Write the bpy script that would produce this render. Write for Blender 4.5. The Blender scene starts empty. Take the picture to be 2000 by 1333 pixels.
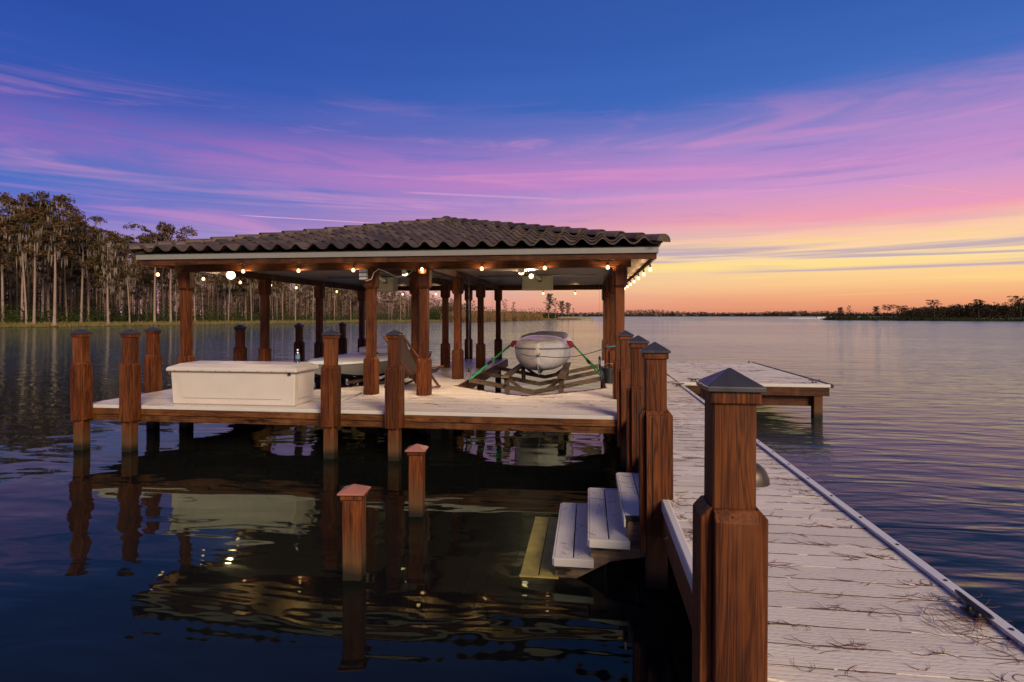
import bpy, bmesh, math, random
from mathutils import Vector, Matrix
from math import sin, cos, pi, radians, sqrt, atan2

random.seed(7)
scene = bpy.context.scene
COL = scene.collection

# ------------------------------------------------------------------ camera
FPX, EYE, HY = 1130.0, 1.24, 617.0            # focal length in photo pixels, eye height over the deck, horizon row
YAW = atan2(150.0, FPX)
cam_d = bpy.data.cameras.new('camera')
cam = bpy.data.objects.new('camera', cam_d); COL.objects.link(cam)
cam_d.sensor_width = 36.0; cam_d.sensor_fit = 'HORIZONTAL'
cam_d.lens = 36.0 * FPX / 2000.0
cam_d.shift_y = -(666.5 - HY) / 2000.0
cam_d.clip_start = 0.05; cam_d.clip_end = 20000
cam.location = (0, 0, EYE); cam.rotation_euler = (radians(90), 0, YAW)
scene.camera = cam
CT, ST = cos(YAW), sin(YAW)

def ground(px, py, z=0.0):                    # photo pixel -> point on a level plane
    d = (EYE - z) * FPX / (py - HY); x = (px - 1000) * d / FPX
    return x * CT - d * ST, x * ST + d * CT
def bearing(px, d):                           # photo column and distance -> ground point
    x = (px - 1000) * d / FPX
    return x * CT - d * ST, x * ST + d * CT
def at_v(px, py, v):
    k = (px - 1000) / FPX
    u = (k * v * CT - v * ST) / (CT + k * ST); d = -u * ST + v * CT
    return u, EYE + (HY - py) * d / FPX
def direction(px, py):
    x, zz = (px - 1000) / FPX, (HY - py) / FPX
    return Vector((x * CT - ST, x * ST + CT, zz)).normalized()

# ------------------------------------------------------------------ node helpers
class NT:
    def __init__(self, tree):
        self.t = tree; self.t.nodes.clear()
    def n(self, typ, ins=None, **props):
        nd = self.t.nodes.new(typ)
        for k, v in props.items(): setattr(nd, k, v)
        for k, v in (ins or {}).items(): self.set(nd.inputs[k], v)
        return nd
    def set(self, sock, v):
        if isinstance(v, bpy.types.NodeSocket): self.t.links.new(v, sock)
        elif isinstance(v, bpy.types.Node): self.t.links.new(v.outputs[0], sock)
        else:
            if isinstance(v, (tuple, list)) and sock.type == 'RGBA' and len(v) == 3: v = (*v, 1)
            sock.default_value = v
    def m(self, op, a, b=0.0, c=0.0, clamp=False):
        nd = self.n('ShaderNodeMath', operation=op); nd.use_clamp = clamp
        for i, v in enumerate((a, b, c)): self.set(nd.inputs[i], v)
        return nd.outputs[0]
    def vm(self, op, a, b=(0, 0, 0)):
        nd = self.n('ShaderNodeVectorMath', operation=op)
        self.set(nd.inputs[0], a); self.set(nd.inputs[1], b)
        return nd.outputs['Value'] if op in ('DOT_PRODUCT', 'LENGTH') else nd.outputs[0]
    def mix(self, f, a, b, blend='MIX'):
        nd = self.n('ShaderNodeMix', data_type='RGBA', blend_type=blend)
        self.set(nd.inputs[0], f); self.set(nd.inputs[6], a); self.set(nd.inputs[7], b)
        return nd.outputs[2]
    def rng(self, v, a, b, c=0.0, d=1.0, smooth=False):
        nd = self.n('ShaderNodeMapRange')
        if smooth: nd.interpolation_type = 'SMOOTHSTEP'
        for i, x in enumerate((v, a, b, c, d)): self.set(nd.inputs[i], x)
        return nd.outputs[0]
    def ramp(self, f, stops, interp='LINEAR'):
        nd = self.n('ShaderNodeValToRGB'); cr = nd.color_ramp; cr.interpolation = interp
        while len(cr.elements) < len(stops): cr.elements.new(0.5)
        for e, (p, c) in zip(cr.elements, stops): e.position = p; e.color = (*c, 1)
        self.set(nd.inputs[0], f)
        return nd.outputs[0]
    def noise(self, vec, scale, detail=3.0, rough=0.55, dist=0.0):
        nd = self.n('ShaderNodeTexNoise')
        self.set(nd.inputs['Vector'], vec)
        nd.inputs['Scale'].default_value = scale; nd.inputs['Detail'].default_value = detail
        nd.inputs['Roughness'].default_value = rough; nd.inputs['Distortion'].default_value = dist
        return nd.outputs[0]

def lin(r, g, b):
    f = lambda c: (c / 255 / 12.92) if c / 255 <= 0.04045 else ((c / 255 + 0.055) / 1.055) ** 2.4
    return (f(r), f(g), f(b))

# ------------------------------------------------------------------ world: dusk sky with thin cloud streaks
world = bpy.data.worlds.new('World'); scene.world = world; world.use_nodes = True
W = NT(world.node_tree)
SUN_DIR = Vector((0.55, -0.78, 0.52)).normalized()
dirv = W.n('ShaderNodeTexCoord').outputs['Generated']
sep = W.n('ShaderNodeSeparateXYZ', {0: dirv})
dx, dy, dz = sep.outputs
zc = W.m('MAXIMUM', dz, 0.0)
AZ = radians(29.0)                            # bearing of the afterglow
hl = W.m('MAXIMUM', W.m('SQRT', W.m('ADD', W.m('MULTIPLY', dx, dx), W.m('MULTIPLY', dy, dy))), 0.001)
cosd = W.m('DIVIDE', W.m('ADD', W.m('MULTIPLY', dx, sin(AZ)), W.m('MULTIPLY', dy, cos(AZ))), hl)
glow = W.m('POWER', W.rng(cosd, 0.12, 1.0), 1.8)
streak = lambda k, off: W.vm('ADD', W.vm('MULTIPLY', dirv, (1.0, 1.0, k)), off)
n_big = W.noise(streak(4.5, (3.1, 0.4, 0.0)), 1.7, 3.0, 0.5)
n_mid = W.noise(streak(14.0, (1.2, 7.0, 2.0)), 1.9, 4.0, 0.55, 0.4)
n_fine = W.noise(streak(34.0, (5.5, 1.3, 0.7)), 1.6, 4.0, 0.6, 0.3)
zr = W.m('ADD', zc, W.m('MULTIPLY', W.m('SUBTRACT', n_mid, 0.5), W.rng(zc, 0.0, 0.25, 0.015, 0.06)))
away = W.ramp(zr, [(0.0, lin(206, 148, 150)), (0.045, lin(196, 148, 176)), (0.10, lin(150, 124, 198)), (0.145, lin(92, 104, 196)),
                   (0.19, lin(52, 102, 188)), (0.25, lin(72, 84, 178)), (0.32, lin(44, 80, 172)), (0.40, lin(36, 72, 162)), (0.6, lin(42, 70, 150)), (1.0, lin(34, 56, 124))])
near = W.ramp(zr, [(0.0, lin(214, 132, 104)), (0.022, lin(238, 160, 116)), (0.05, lin(250, 198, 136)), (0.085, lin(254, 221, 156)), (0.12, lin(252, 204, 164)),
                   (0.15, lin(240, 160, 172)), (0.19, lin(208, 150, 200)), (0.24, lin(180, 140, 202)), (0.29, lin(132, 124, 196)), (0.345, lin(62, 104, 186)),
                   (0.42, lin(50, 92, 174)), (0.6, lin(44, 76, 154)), (1.0, lin(34, 56, 124))])
sky_c = W.mix(glow, away, near)
# pink veil about fourteen degrees up, right round the sky
zb = W.m('ADD', W.m('SUBTRACT', zc, 0.226), W.m('MULTIPLY', W.m('SUBTRACT', n_big, 0.5), 0.035))
band = W.m('MULTIPLY', W.rng(zb, -0.032, -0.004, 0, 1, True), W.rng(zb, -0.004, 0.07, 1, 0, True))
band = W.m('MULTIPLY', band, W.rng(n_mid, 0.28, 0.66, 0.25, 0.9))
sky_c = W.mix(W.m('MULTIPLY', band, W.m('MULTIPLY', W.rng(glow, 0.0, 0.4, 0.42, 0.85), W.rng(glow, 0.55, 0.95, 1.0, 0.3))), sky_c, lin(206, 122, 192))
# thin rose streaks lower down
low = W.m('MULTIPLY', W.rng(zc, 0.07, 0.12, 0, 1, True), W.rng(zc, 0.18, 0.27, 1, 0, True))
sky_c = W.mix(W.m('MULTIPLY', W.m('MULTIPLY', low, W.rng(n_fine, 0.50, 0.70, 0, 1, True)), W.rng(glow, 0.05, 0.5, 0.22, 0.5)), sky_c, lin(230, 150, 198))
# slate streaks and yellow light in the afterglow
lowg = W.m('MULTIPLY', W.rng(zc, 0.02, 0.05, 0, 1, True), W.rng(zc, 0.10, 0.15, 1, 0, True))
lowg = W.m('MULTIPLY', lowg, W.rng(glow, 0.2, 0.7))
n_f2 = W.noise(streak(48.0, (9.5, 4.3, 1.7)), 1.3, 4.0, 0.6, 0.5)
sky_c = W.mix(W.m('MULTIPLY', W.m('MULTIPLY', lowg, W.rng(n_f2, 0.49, 0.62, 0, 1, True)), 0.8), sky_c, lin(178, 158, 182))
sky_c = W.mix(W.m('MULTIPLY', W.m('MULTIPLY', lowg, W.rng(n_fine, 0.52, 0.68, 0, 1, True)), 0.8), sky_c, lin(255, 224, 128))
n_w = W.noise(streak(9.0, (2.3, 8.1, 4.4)), 2.4, 7.0, 0.62, 0.9)
wz = W.m('MULTIPLY', W.rng(zc, 0.09, 0.15, 0, 1, True), W.rng(zc, 0.27, 0.36, 1, 0, True))
sky_c = W.mix(W.m('MULTIPLY', W.m('MULTIPLY', wz, W.rng(n_w, 0.50, 0.70, 0, 1, True)), W.m('MULTIPLY', W.rng(glow, 0.0, 0.5, 0.30, 0.5), W.rng(glow, 0.6, 1.0, 1.0, 0.6))), sky_c, lin(234, 148, 194))
sky_c = W.mix(W.m('MULTIPLY', W.m('MULTIPLY', wz, W.rng(n_w, 0.30, 0.47, 1, 0, True)), W.rng(glow, 0.0, 0.9, 0.62, 0.30)), sky_c, lin(70, 104, 190))
# contrails: great circles through two bearings
for (p0, p1, wd, st, c_) in (((450, 420), (745, 437), 0.0011, 0.75, (246, 178, 214)), ((1725, 358), (1990, 386), 0.0011, 0.55, (250, 160, 170)), ((770, 375), (1120, 391), 0.0028, 0.4, (240, 170, 206))):
    a, b = direction(*p0), direction(*p1)
    nrm = a.cross(b).normalized(); mid = (a + b).normalized(); half = a.dot(mid)
    off = W.m('ABSOLUTE', W.vm('DOT_PRODUCT', dirv, tuple(nrm)))
    line = W.m('MULTIPLY', W.rng(off, 0.0, wd, 1, 0, True), W.rng(W.vm('DOT_PRODUCT', dirv, tuple(mid)), half, half + (1 - half) * 0.6, 0, 1, True))
    sky_c = W.mix(W.m('MULTIPLY', line, st), sky_c, lin(*c_))
nish = W.n('ShaderNodeTexSky', sky_type='NISHITA')
nish.sun_disc = False
nish.sun_elevation = math.asin(SUN_DIR.z); nish.sun_rotation = atan2(SUN_DIR.x, SUN_DIR.y)
bg1 = W.n('ShaderNodeBackground', {0: sky_c, 1: 1.0})
bg2 = W.n('ShaderNodeBackground', {0: nish.outputs[0], 1: 0.004})
W.n('ShaderNodeOutputWorld', {0: W.n('ShaderNodeAddShader', {0: bg1, 1: bg2})})

# ------------------------------------------------------------------ sun: soft light from behind the camera
sd = bpy.data.lights.new('sun', 'SUN'); sun = bpy.data.objects.new('sun', sd); COL.objects.link(sun)
sd.energy = 4.2; sd.angle = radians(24); sd.color = (1.0, 0.80, 0.55)
sun.rotation_euler = SUN_DIR.to_track_quat('Z', 'Y').to_euler()

vs = scene.view_settings
vs.view_transform = 'Standard'; vs.look = 'None'; vs.exposure = 0.0; vs.gamma = 1.0
scene.render.engine = 'CYCLES'
scene.cycles.use_denoising = True
scene.cycles.max_bounces = 8; scene.cycles.transparent_max_bounces = 12
scene.cycles.sample_clamp_indirect = 4.0

# ------------------------------------------------------------------ materials
MATS = {}
def newmat(name):
    m = bpy.data.materials.new(name); m.use_nodes = True
    MATS[name] = m
    return m, NT(m.node_tree)
def finish(T, col, rough=0.6, bump=None, bstr=0.3, bdist=0.01, metal=0.0, **extra):
    b = T.n('ShaderNodeBsdfPrincipled')
    T.set(b.inputs['Base Color'], col); T.set(b.inputs['Roughness'], rough); T.set(b.inputs['Metallic'], metal)
    for k, v in extra.items(): T.set(b.inputs[k.replace('_', ' ')], v)
    if bump is not None:
        bn = T.n('ShaderNodeBump', {'Strength': bstr, 'Distance': bdist, 'Height': bump})
        T.set(b.inputs['Normal'], bn)
    T.n('ShaderNodeOutputMaterial', {0: b})
    return b
def ocoord(T, scl=(1, 1, 1)):                 # object space, shifted per object
    tc = T.n('ShaderNodeTexCoord').outputs['Object']
    rnd = T.n('ShaderNodeObjectInfo').outputs['Random']
    sh = T.n('ShaderNodeCombineXYZ', {0: T.m('MULTIPLY', rnd, 37.0), 1: T.m('MULTIPLY', rnd, 91.0), 2: T.m('MULTIPLY', rnd, 53.0)})
    return T.vm('MULTIPLY', T.vm('ADD', tc, sh), scl), rnd

def wood(name, c0, c1, c2, grain=(22, 22, 1.1), rough=0.62, wet=False, spec=0.22):
    m, T = newmat(name)
    v, rnd = ocoord(T, grain)
    rings = T.noise(v, 1.0, 3.0, 0.55, 0.8)
    fib = T.noise(T.vm('MULTIPLY', v, (9, 9, 1.2)), 1.0, 4.0, 0.65)
    v2, _ = ocoord(T, (3.0, 3.0, 0.9))
    blot = T.noise(v2, 1.0, 4.0, 0.6)
    lines = T.m('SINE', T.m('MULTIPLY', rings, 34.0))
    f1 = T.m('ADD', T.m('MULTIPLY', T.rng(lines, -1, 1), 0.28), T.m('MULTIPLY', fib, 0.72))
    col = T.ramp(f1, [(0.30, c0), (0.5, c1), (0.74, c2)])
    col = T.mix(T.rng(blot, 0.4, 0.72, 0, 0.65), col, c0)
    chk = T.noise(T.vm('MULTIPLY', v, (2.6, 2.6, 0.55)), 1.0, 2.0, 0.5, 0.2)                       # drying checks
    worn = T.noise(T.vm('MULTIPLY', v2, (0.8, 0.8, 0.6)), 1.0, 5.0, 0.65)
    col = T.mix(T.rng(worn, 0.52, 0.72, 0, 0.55), col, tuple(min(1, c * 1.5 + 0.012) for c in c2))
    col = T.mix(T.rng(chk, 0.64, 0.69, 0, 0.9), col, tuple(c * 0.22 for c in c0))
    hsv = T.n('ShaderNodeHueSaturation', {'Value': T.m('ADD', 0.72, T.m('MULTIPLY', rnd, 0.56)), 'Color': col})
    if wet:                                   # slime line just over the water, on every pile
        pz = T.n('ShaderNodeSeparateXYZ', {0: T.n('ShaderNodeNewGeometry').outputs['Position']}).outputs[2]
        pz = T.m('ADD', pz, T.m('MULTIPLY', T.m('SUBTRACT', blot, 0.5), 0.14))
        colw = T.mix(T.rng(pz, -0.44, -0.20, 0.75, 0), hsv.outputs[0], (0.085, 0.045, 0.018))
        colw = T.mix(T.rng(pz, -0.56, -0.47, 1, 0), colw, (0.014, 0.011, 0.006))
    else: colw = hsv.outputs[0]
    finish(T, colw, T.rng(fib, 0.3, 0.7, rough - 0.1, rough + 0.15), f1, 0.35, 0.004, Specular_IOR_Level=spec)
    return m
wood('stained_wood', (0.026, 0.0055, 0.0012), (0.088, 0.021, 0.003), (0.165, 0.047, 0.007), wet=True)
wood('beam_wood', (0.024, 0.007, 0.0022), (0.058, 0.017, 0.0045), (0.10, 0.032, 0.009), grain=(1.1, 24, 24))
wood('beam_wood_y', (0.035, 0.012, 0.005), (0.085, 0.030, 0.012), (0.13, 0.052, 0.022), grain=(24, 1.1, 24))
wood('joist_wood', (0.050, 0.015, 0.004), (0.115, 0.040, 0.009), (0.18, 0.070, 0.018), grain=(1.0, 26, 26))
wood('cradle_wood', (0.045, 0.028, 0.016), (0.085, 0.056, 0.033), (0.13, 0.09, 0.056), grain=(1.0, 24, 24), rough=0.65)
wood('weathered_wood', (0.055, 0.036, 0.022), (0.11, 0.07, 0.042), (0.16, 0.11, 0.066), grain=(1.0, 20, 20), rough=0.7)
wood('chair_wood', (0.05, 0.018, 0.008), (0.10, 0.038, 0.018), (0.15, 0.06, 0.03), grain=(8, 8, 8))

def deckmat(name, axis, c0, c1, rough):
    m, T = newmat(name)
    tc, rnd = ocoord(T, (1, 1, 1))
    g = (1.2, 60, 60) if axis == 0 else (60, 1.2, 60)
    v, _ = ocoord(T, g)
    grain = T.noise(v, 1.0, 3.0, 0.6)
    # embossed oak-grain flecks
    v3, _ = ocoord(T, (26, 120, 1) if axis == 0 else (120, 26, 1))
    vo = T.n('ShaderNodeTexVoronoi', {'Vector': v3, 'Scale': 1.0})
    fleck = T.rng(vo.outputs['Distance'], 0.18, 0.42)
    dirt = T.noise(T.n('ShaderNodeNewGeometry').outputs['Position'], 1.3, 5.0, 0.65)
    dirt2 = T.noise(T.n('ShaderNodeNewGeometry').outputs['Position'], 9.0, 5.0, 0.7)
    col = T.mix(grain, c0, c1)
    col = T.mix(T.rng(dirt, 0.42, 0.75, 0, 0.3), col, (0.36, 0.30, 0.26))
    col = T.mix(T.rng(dirt2, 0.58, 0.8, 0, 0.25), col, (0.26, 0.21, 0.18))
    col = T.n('ShaderNodeHueSaturation', {'Value': T.m('ADD', 0.84, T.m('MULTIPLY', rnd, 0.24)), 'Color': col}).outputs[0]
    col = T.mix(T.m('MULTIPLY', T.m('SUBTRACT', 1.0, fleck), 0.14), col, (0.25, 0.22, 0.2))
    sx = T.n('ShaderNodeSeparateXYZ', {0: T.n('ShaderNodeTexCoord').outputs['Object']}).outputs[1 if axis == 0 else 0]
    ridge = T.m('POWER', T.m('ABSOLUTE', T.m('SINE', T.m('MULTIPLY', sx, pi / 0.0233))), 0.35)
    col = T.mix(T.m('MULTIPLY', T.rng(ridge, 0.3, 0.7, 1, 0), 0.35), col, (0.22, 0.18, 0.16))
    h = T.m('ADD', T.m('MULTIPLY', ridge, 0.5), T.m('ADD', T.m('MULTIPLY', grain, 0.3), T.m('MULTIPLY', fleck, 0.6)))
    finish(T, col, T.rng(dirt, 0.35, 0.7, rough, rough + 0.22), h, 0.5, 0.0035, Specular_IOR_Level=0.45)
    return m
deckmat('deck', 0, (0.61, 0.53, 0.425), (0.72, 0.635, 0.52), 0.42)
deckmat('deck_gloss', 0, (0.66, 0.57, 0.47), (0.77, 0.68, 0.575), 0.24)
deckmat('tread', 1, (0.50, 0.45, 0.39), (0.60, 0.55, 0.485), 0.45)

def plain(name, col, rough=0.5, metal=0.0, var=0.25, scale=6.0, bump=0.1, **kw):
    m, T = newmat(name)
    v, rnd = ocoord(T, (1, 1, 1))
    n1 = T.noise(v, scale, 4.0, 0.6)
    dk = tuple(c * (1 - var) for c in col); lt = tuple(min(1, c * (1 + var * 0.6)) for c in col)
    c = T.mix(n1, dk, lt)
    finish(T, c, T.rng(n1, 0.3, 0.7, max(0.03, rough - 0.08), rough + 0.1), n1, bump, 0.003, metal, **kw)
    return m
plain('moss_tread', (0.36, 0.28, 0.05), 0.7, var=0.85, scale=9, bump=0.6)
plain('cap_slate', (0.034, 0.031, 0.034), 0.38, var=0.35, scale=18, bump=0.15)
plain('cap_copper', (0.33, 0.125, 0.085), 0.38, var=0.25, scale=20, bump=0.15)
plain('white_trim', (0.52, 0.48, 0.43), 0.4, var=0.12)
plain('alu', (0.60, 0.58, 0.54), 0.45, metal=0.2, var=0.15)
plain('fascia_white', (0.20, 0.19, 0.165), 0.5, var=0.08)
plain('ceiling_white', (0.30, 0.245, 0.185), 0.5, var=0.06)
plain('gelcoat_box', (0.54, 0.475, 0.41), 0.36, var=0.16, scale=3, bump=0.03)
plain('hull_silver', (0.60, 0.565, 0.545), 0.3, var=0.10, scale=3, bump=0.04, Coat_Weight=0.3)
plain('hull_grey', (0.17, 0.165, 0.15), 0.45, var=0.1)
plain('skiff_white', (0.72, 0.72, 0.70), 0.4, var=0.06)
plain('cover_cloth', (0.33, 0.29, 0.30), 0.75, var=0.2, scale=9, bump=0.3)
plain('motor_box', (0.50, 0.43, 0.29), 0.5, var=0.08)
plain('pvc', (0.66, 0.58, 0.40), 0.4, var=0.08)
plain('black_metal', (0.016, 0.015, 0.015), 0.4, var=0.3)
plain('bronze', (0.075, 0.055, 0.040), 0.38, metal=0.5, var=0.3)
plain('steel', (0.35, 0.35, 0.36), 0.4, metal=0.8, var=0.2)
plain('green_strap', (0.02, 0.36, 0.13), 0.6, var=0.15)
plain('red_cloth', (0.24, 0.012, 0.016), 0.7, var=0.2)
plain('blue_rope', (0.02, 0.16, 0.30), 0.7, var=0.2)
plain('dark_rope', (0.030, 0.028, 0.030), 0.8, var=0.3)
plain('sling_fabric', (0.022, 0.011, 0.008), 0.75, var=0.2, scale=30, bump=0.3)
plain('needles', (0.13, 0.045, 0.026), 0.8, var=0.55, scale=5)
plain('bottle_cap', (0.75, 0.76, 0.78), 0.4)
plain('bottle_label', (0.09, 0.22, 0.30), 0.4, var=0.2, scale=40)
plain('black_plastic', (0.012, 0.012, 0.013), 0.45)
plain('lake_bed', (0.05, 0.035, 0.02), 0.9, var=0.4)
plain('shore_soil', (0.07, 0.065, 0.03), 0.95, var=0.5, scale=0.4)
plain('bark', (0.26, 0.17, 0.125), 0.85, var=0.5, scale=2.2, bump=0.4)
plain('moss_hang', (0.19, 0.145, 0.115), 0.95, var=0.4, scale=1.5)
plain('dark_bark', (0.07, 0.05, 0.04), 0.9)
plain('house_wall', (0.24, 0.19, 0.155), 0.7, var=0.1)
plain('house_roof', (0.17, 0.11, 0.09), 0.8, var=0.2)
plain('house_glass', (0.05, 0.06, 0.08), 0.15)
plain('foam', (0.75, 0.75, 0.78), 0.8)

def leafmat(name, ca, cb, cc):
    m, T = newmat(name)
    pos = T.n('ShaderNodeNewGeometry').outputs['Position']
    rnd = T.n('ShaderNodeObjectInfo').outputs['Random']
    n1 = T.noise(pos, 0.45, 3.0, 0.6); n2 = T.noise(pos, 3.5, 2.0, 0.6)
    c = T.ramp(T.m('ADD', T.m('MULTIPLY', n1, 0.5), T.m('ADD', T.m('MULTIPLY', n2, 0.3), T.m('MULTIPLY', rnd, 0.2))), [(0.3, ca), (0.5, cb), (0.68, cc)])
    d = T.n('ShaderNodeBsdfDiffuse', {0: c}); t = T.n('ShaderNodeBsdfTranslucent', {0: c})
    T.n('ShaderNodeOutputMaterial', {0: T.n('ShaderNodeMixShader', {0: 0.25, 1: d, 2: t})})
leafmat('leaf_cypress', (0.066, 0.050, 0.020), (0.110, 0.070, 0.034), (0.165, 0.078, 0.044))
leafmat('leaf_shrub', (0.018, 0.030, 0.010), (0.040, 0.055, 0.018), (0.075, 0.075, 0.025))
leafmat('leaf_reed', (0.10, 0.10, 0.030), (0.17, 0.15, 0.05), (0.24, 0.17, 0.07))
leafmat('leaf_marsh', (0.10, 0.085, 0.030), (0.19, 0.125, 0.05), (0.26, 0.15, 0.07))
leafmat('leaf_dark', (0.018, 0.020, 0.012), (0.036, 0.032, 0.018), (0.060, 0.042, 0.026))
leafmat('leaf_far', (0.022, 0.026, 0.022), (0.035, 0.040, 0.030), (0.055, 0.055, 0.040))

def tilemat():
    m, T = newmat('roof_tile')
    v, rnd = ocoord(T, (1, 1, 1))
    n1 = T.noise(v, 5.0, 5.0, 0.65); n2 = T.noise(v, 45.0, 4.0, 0.7)
    c = T.ramp(n1, [(0.25, (0.038, 0.023, 0.016)), (0.5, (0.075, 0.048, 0.034)), (0.8, (0.125, 0.084, 0.062))])
    c = T.mix(T.rng(n2, 0.56, 0.76, 0, 0.5), c, (0.17, 0.14, 0.12))
    c = T.n('ShaderNodeHueSaturation', {'Value': T.m('ADD', 0.5, T.m('MULTIPLY', rnd, 0.75)), 'Color': c}).outputs[0]
    finish(T, c, 0.62, T.m('ADD', n1, T.m('MULTIPLY', n2, 0.4)), 0.4, 0.006)
tilemat()

def glassmat(name, col, rough=0.05):
    m, T = newmat(name)
    g = T.n('ShaderNodeBsdfGlossy', {0: (1, 1, 1, 1), 1: rough}); t = T.n('ShaderNodeBsdfTransparent', {0: col})
    T.n('ShaderNodeOutputMaterial', {0: T.n('ShaderNodeMixShader', {0: T.m('ADD', 0.08, T.n('ShaderNodeFresnel', {0: 1.45}).outputs[0]), 1: t, 2: g})})
glassmat('clear_plastic', (0.85, 0.9, 0.93, 1))
def emis(name, col, st):
    m, T = newmat(name)
    T.n('ShaderNodeOutputMaterial', {0: T.n('ShaderNodeEmission', {0: (*col, 1), 1: st})})
emis('bulb_lit', (1.0, 0.58, 0.26), 4.0)
emis('lamp_lit', (1.0, 0.72, 0.42), 7.0)

def watermat():
    m, T = newmat('lake_water')
    pos = T.n('ShaderNodeNewGeometry').outputs['Position']
    px = T.n('ShaderNodeSeparateXYZ', {0: pos})
    dist = T.vm('LENGTH', pos)
    swell = T.noise(T.vm('MULTIPLY', pos, (0.5, 0.95, 1)), 1.0, 2.0, 0.5, 0.4)
    rip = T.noise(T.vm('MULTIPLY', pos, (0.75, 2.6, 1)), 1.0, 2.0, 0.5, 0.5)
    fine = T.noise(T.vm('MULTIPLY', pos, (3.0, 8.5, 1)), 1.0, 2.0, 0.5, 0.3)
    open_r = T.rng(px.outputs[0], 0.0, 4.0, 0.0, 1.0, True)       # breeze on the open side, calm in the lee of the dock
    far = T.rng(dist, 10.0, 34.0, 0.0, 1.0, True)
    brz = T.m('MAXIMUM', open_r, far)
    patch = T.rng(T.noise(T.vm('MULTIPLY', pos, (0.03, 0.10, 1)), 1.0, 3.0, 0.5), 0.35, 0.65, 0.55, 1.2)
    h = T.m('ADD', T.m('MULTIPLY', swell, 0.027), T.m('ADD', T.m('MULTIPLY', rip, T.m('MULTIPLY', T.m('ADD', 0.0075, T.m('MULTIPLY', brz, 0.040)), patch)),
              T.m('MULTIPLY', fine, T.m('MULTIPLY', T.m('ADD', 0.0003, T.m('MULTIPLY', brz, 0.0075)), patch))))
    bn = T.n('ShaderNodeBump', {'Strength': 1.0, 'Distance': 1.0, 'Height': h})
    fr = T.n('ShaderNodeFresnel', {'IOR': 1.36, 'Normal': bn}).outputs[0]
    g1 = T.n('ShaderNodeBsdfGlossy', {0: (0.86, 1.0, 0.76, 1), 1: 0.02, 'Normal': bn})
    g2 = T.n('ShaderNodeBsdfGlossy', {0: (0.80, 1.0, 0.90, 1), 1: 0.30, 'Normal': bn})      # capillary wavelets too small to model
    gl = T.n('ShaderNodeMixShader', {0: T.rng(T.m('ADD', T.m('MULTIPLY', open_r, 0.8), T.m('MULTIPLY', far, 0.2)), 0, 1, 0.05, 0.55), 1: g1, 2: g2})
    tr = T.n('ShaderNodeBsdfTransparent', {0: (0.62, 0.56, 0.42, 1)})
    vol = T.n('ShaderNodeVolumeAbsorption', {0: (0.60, 0.46, 0.18, 1), 1: 1.5})
    o = T.n('ShaderNodeOutputMaterial', {0: T.n('ShaderNodeMixShader', {0: fr, 1: T.n('ShaderNodeMixShader', {0: 0.45, 1: tr, 2: T.n('ShaderNodeBsdfDiffuse', {0: (0.010, 0.011, 0.010, 1)})}), 2: gl}), 1: vol})
watermat()

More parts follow.
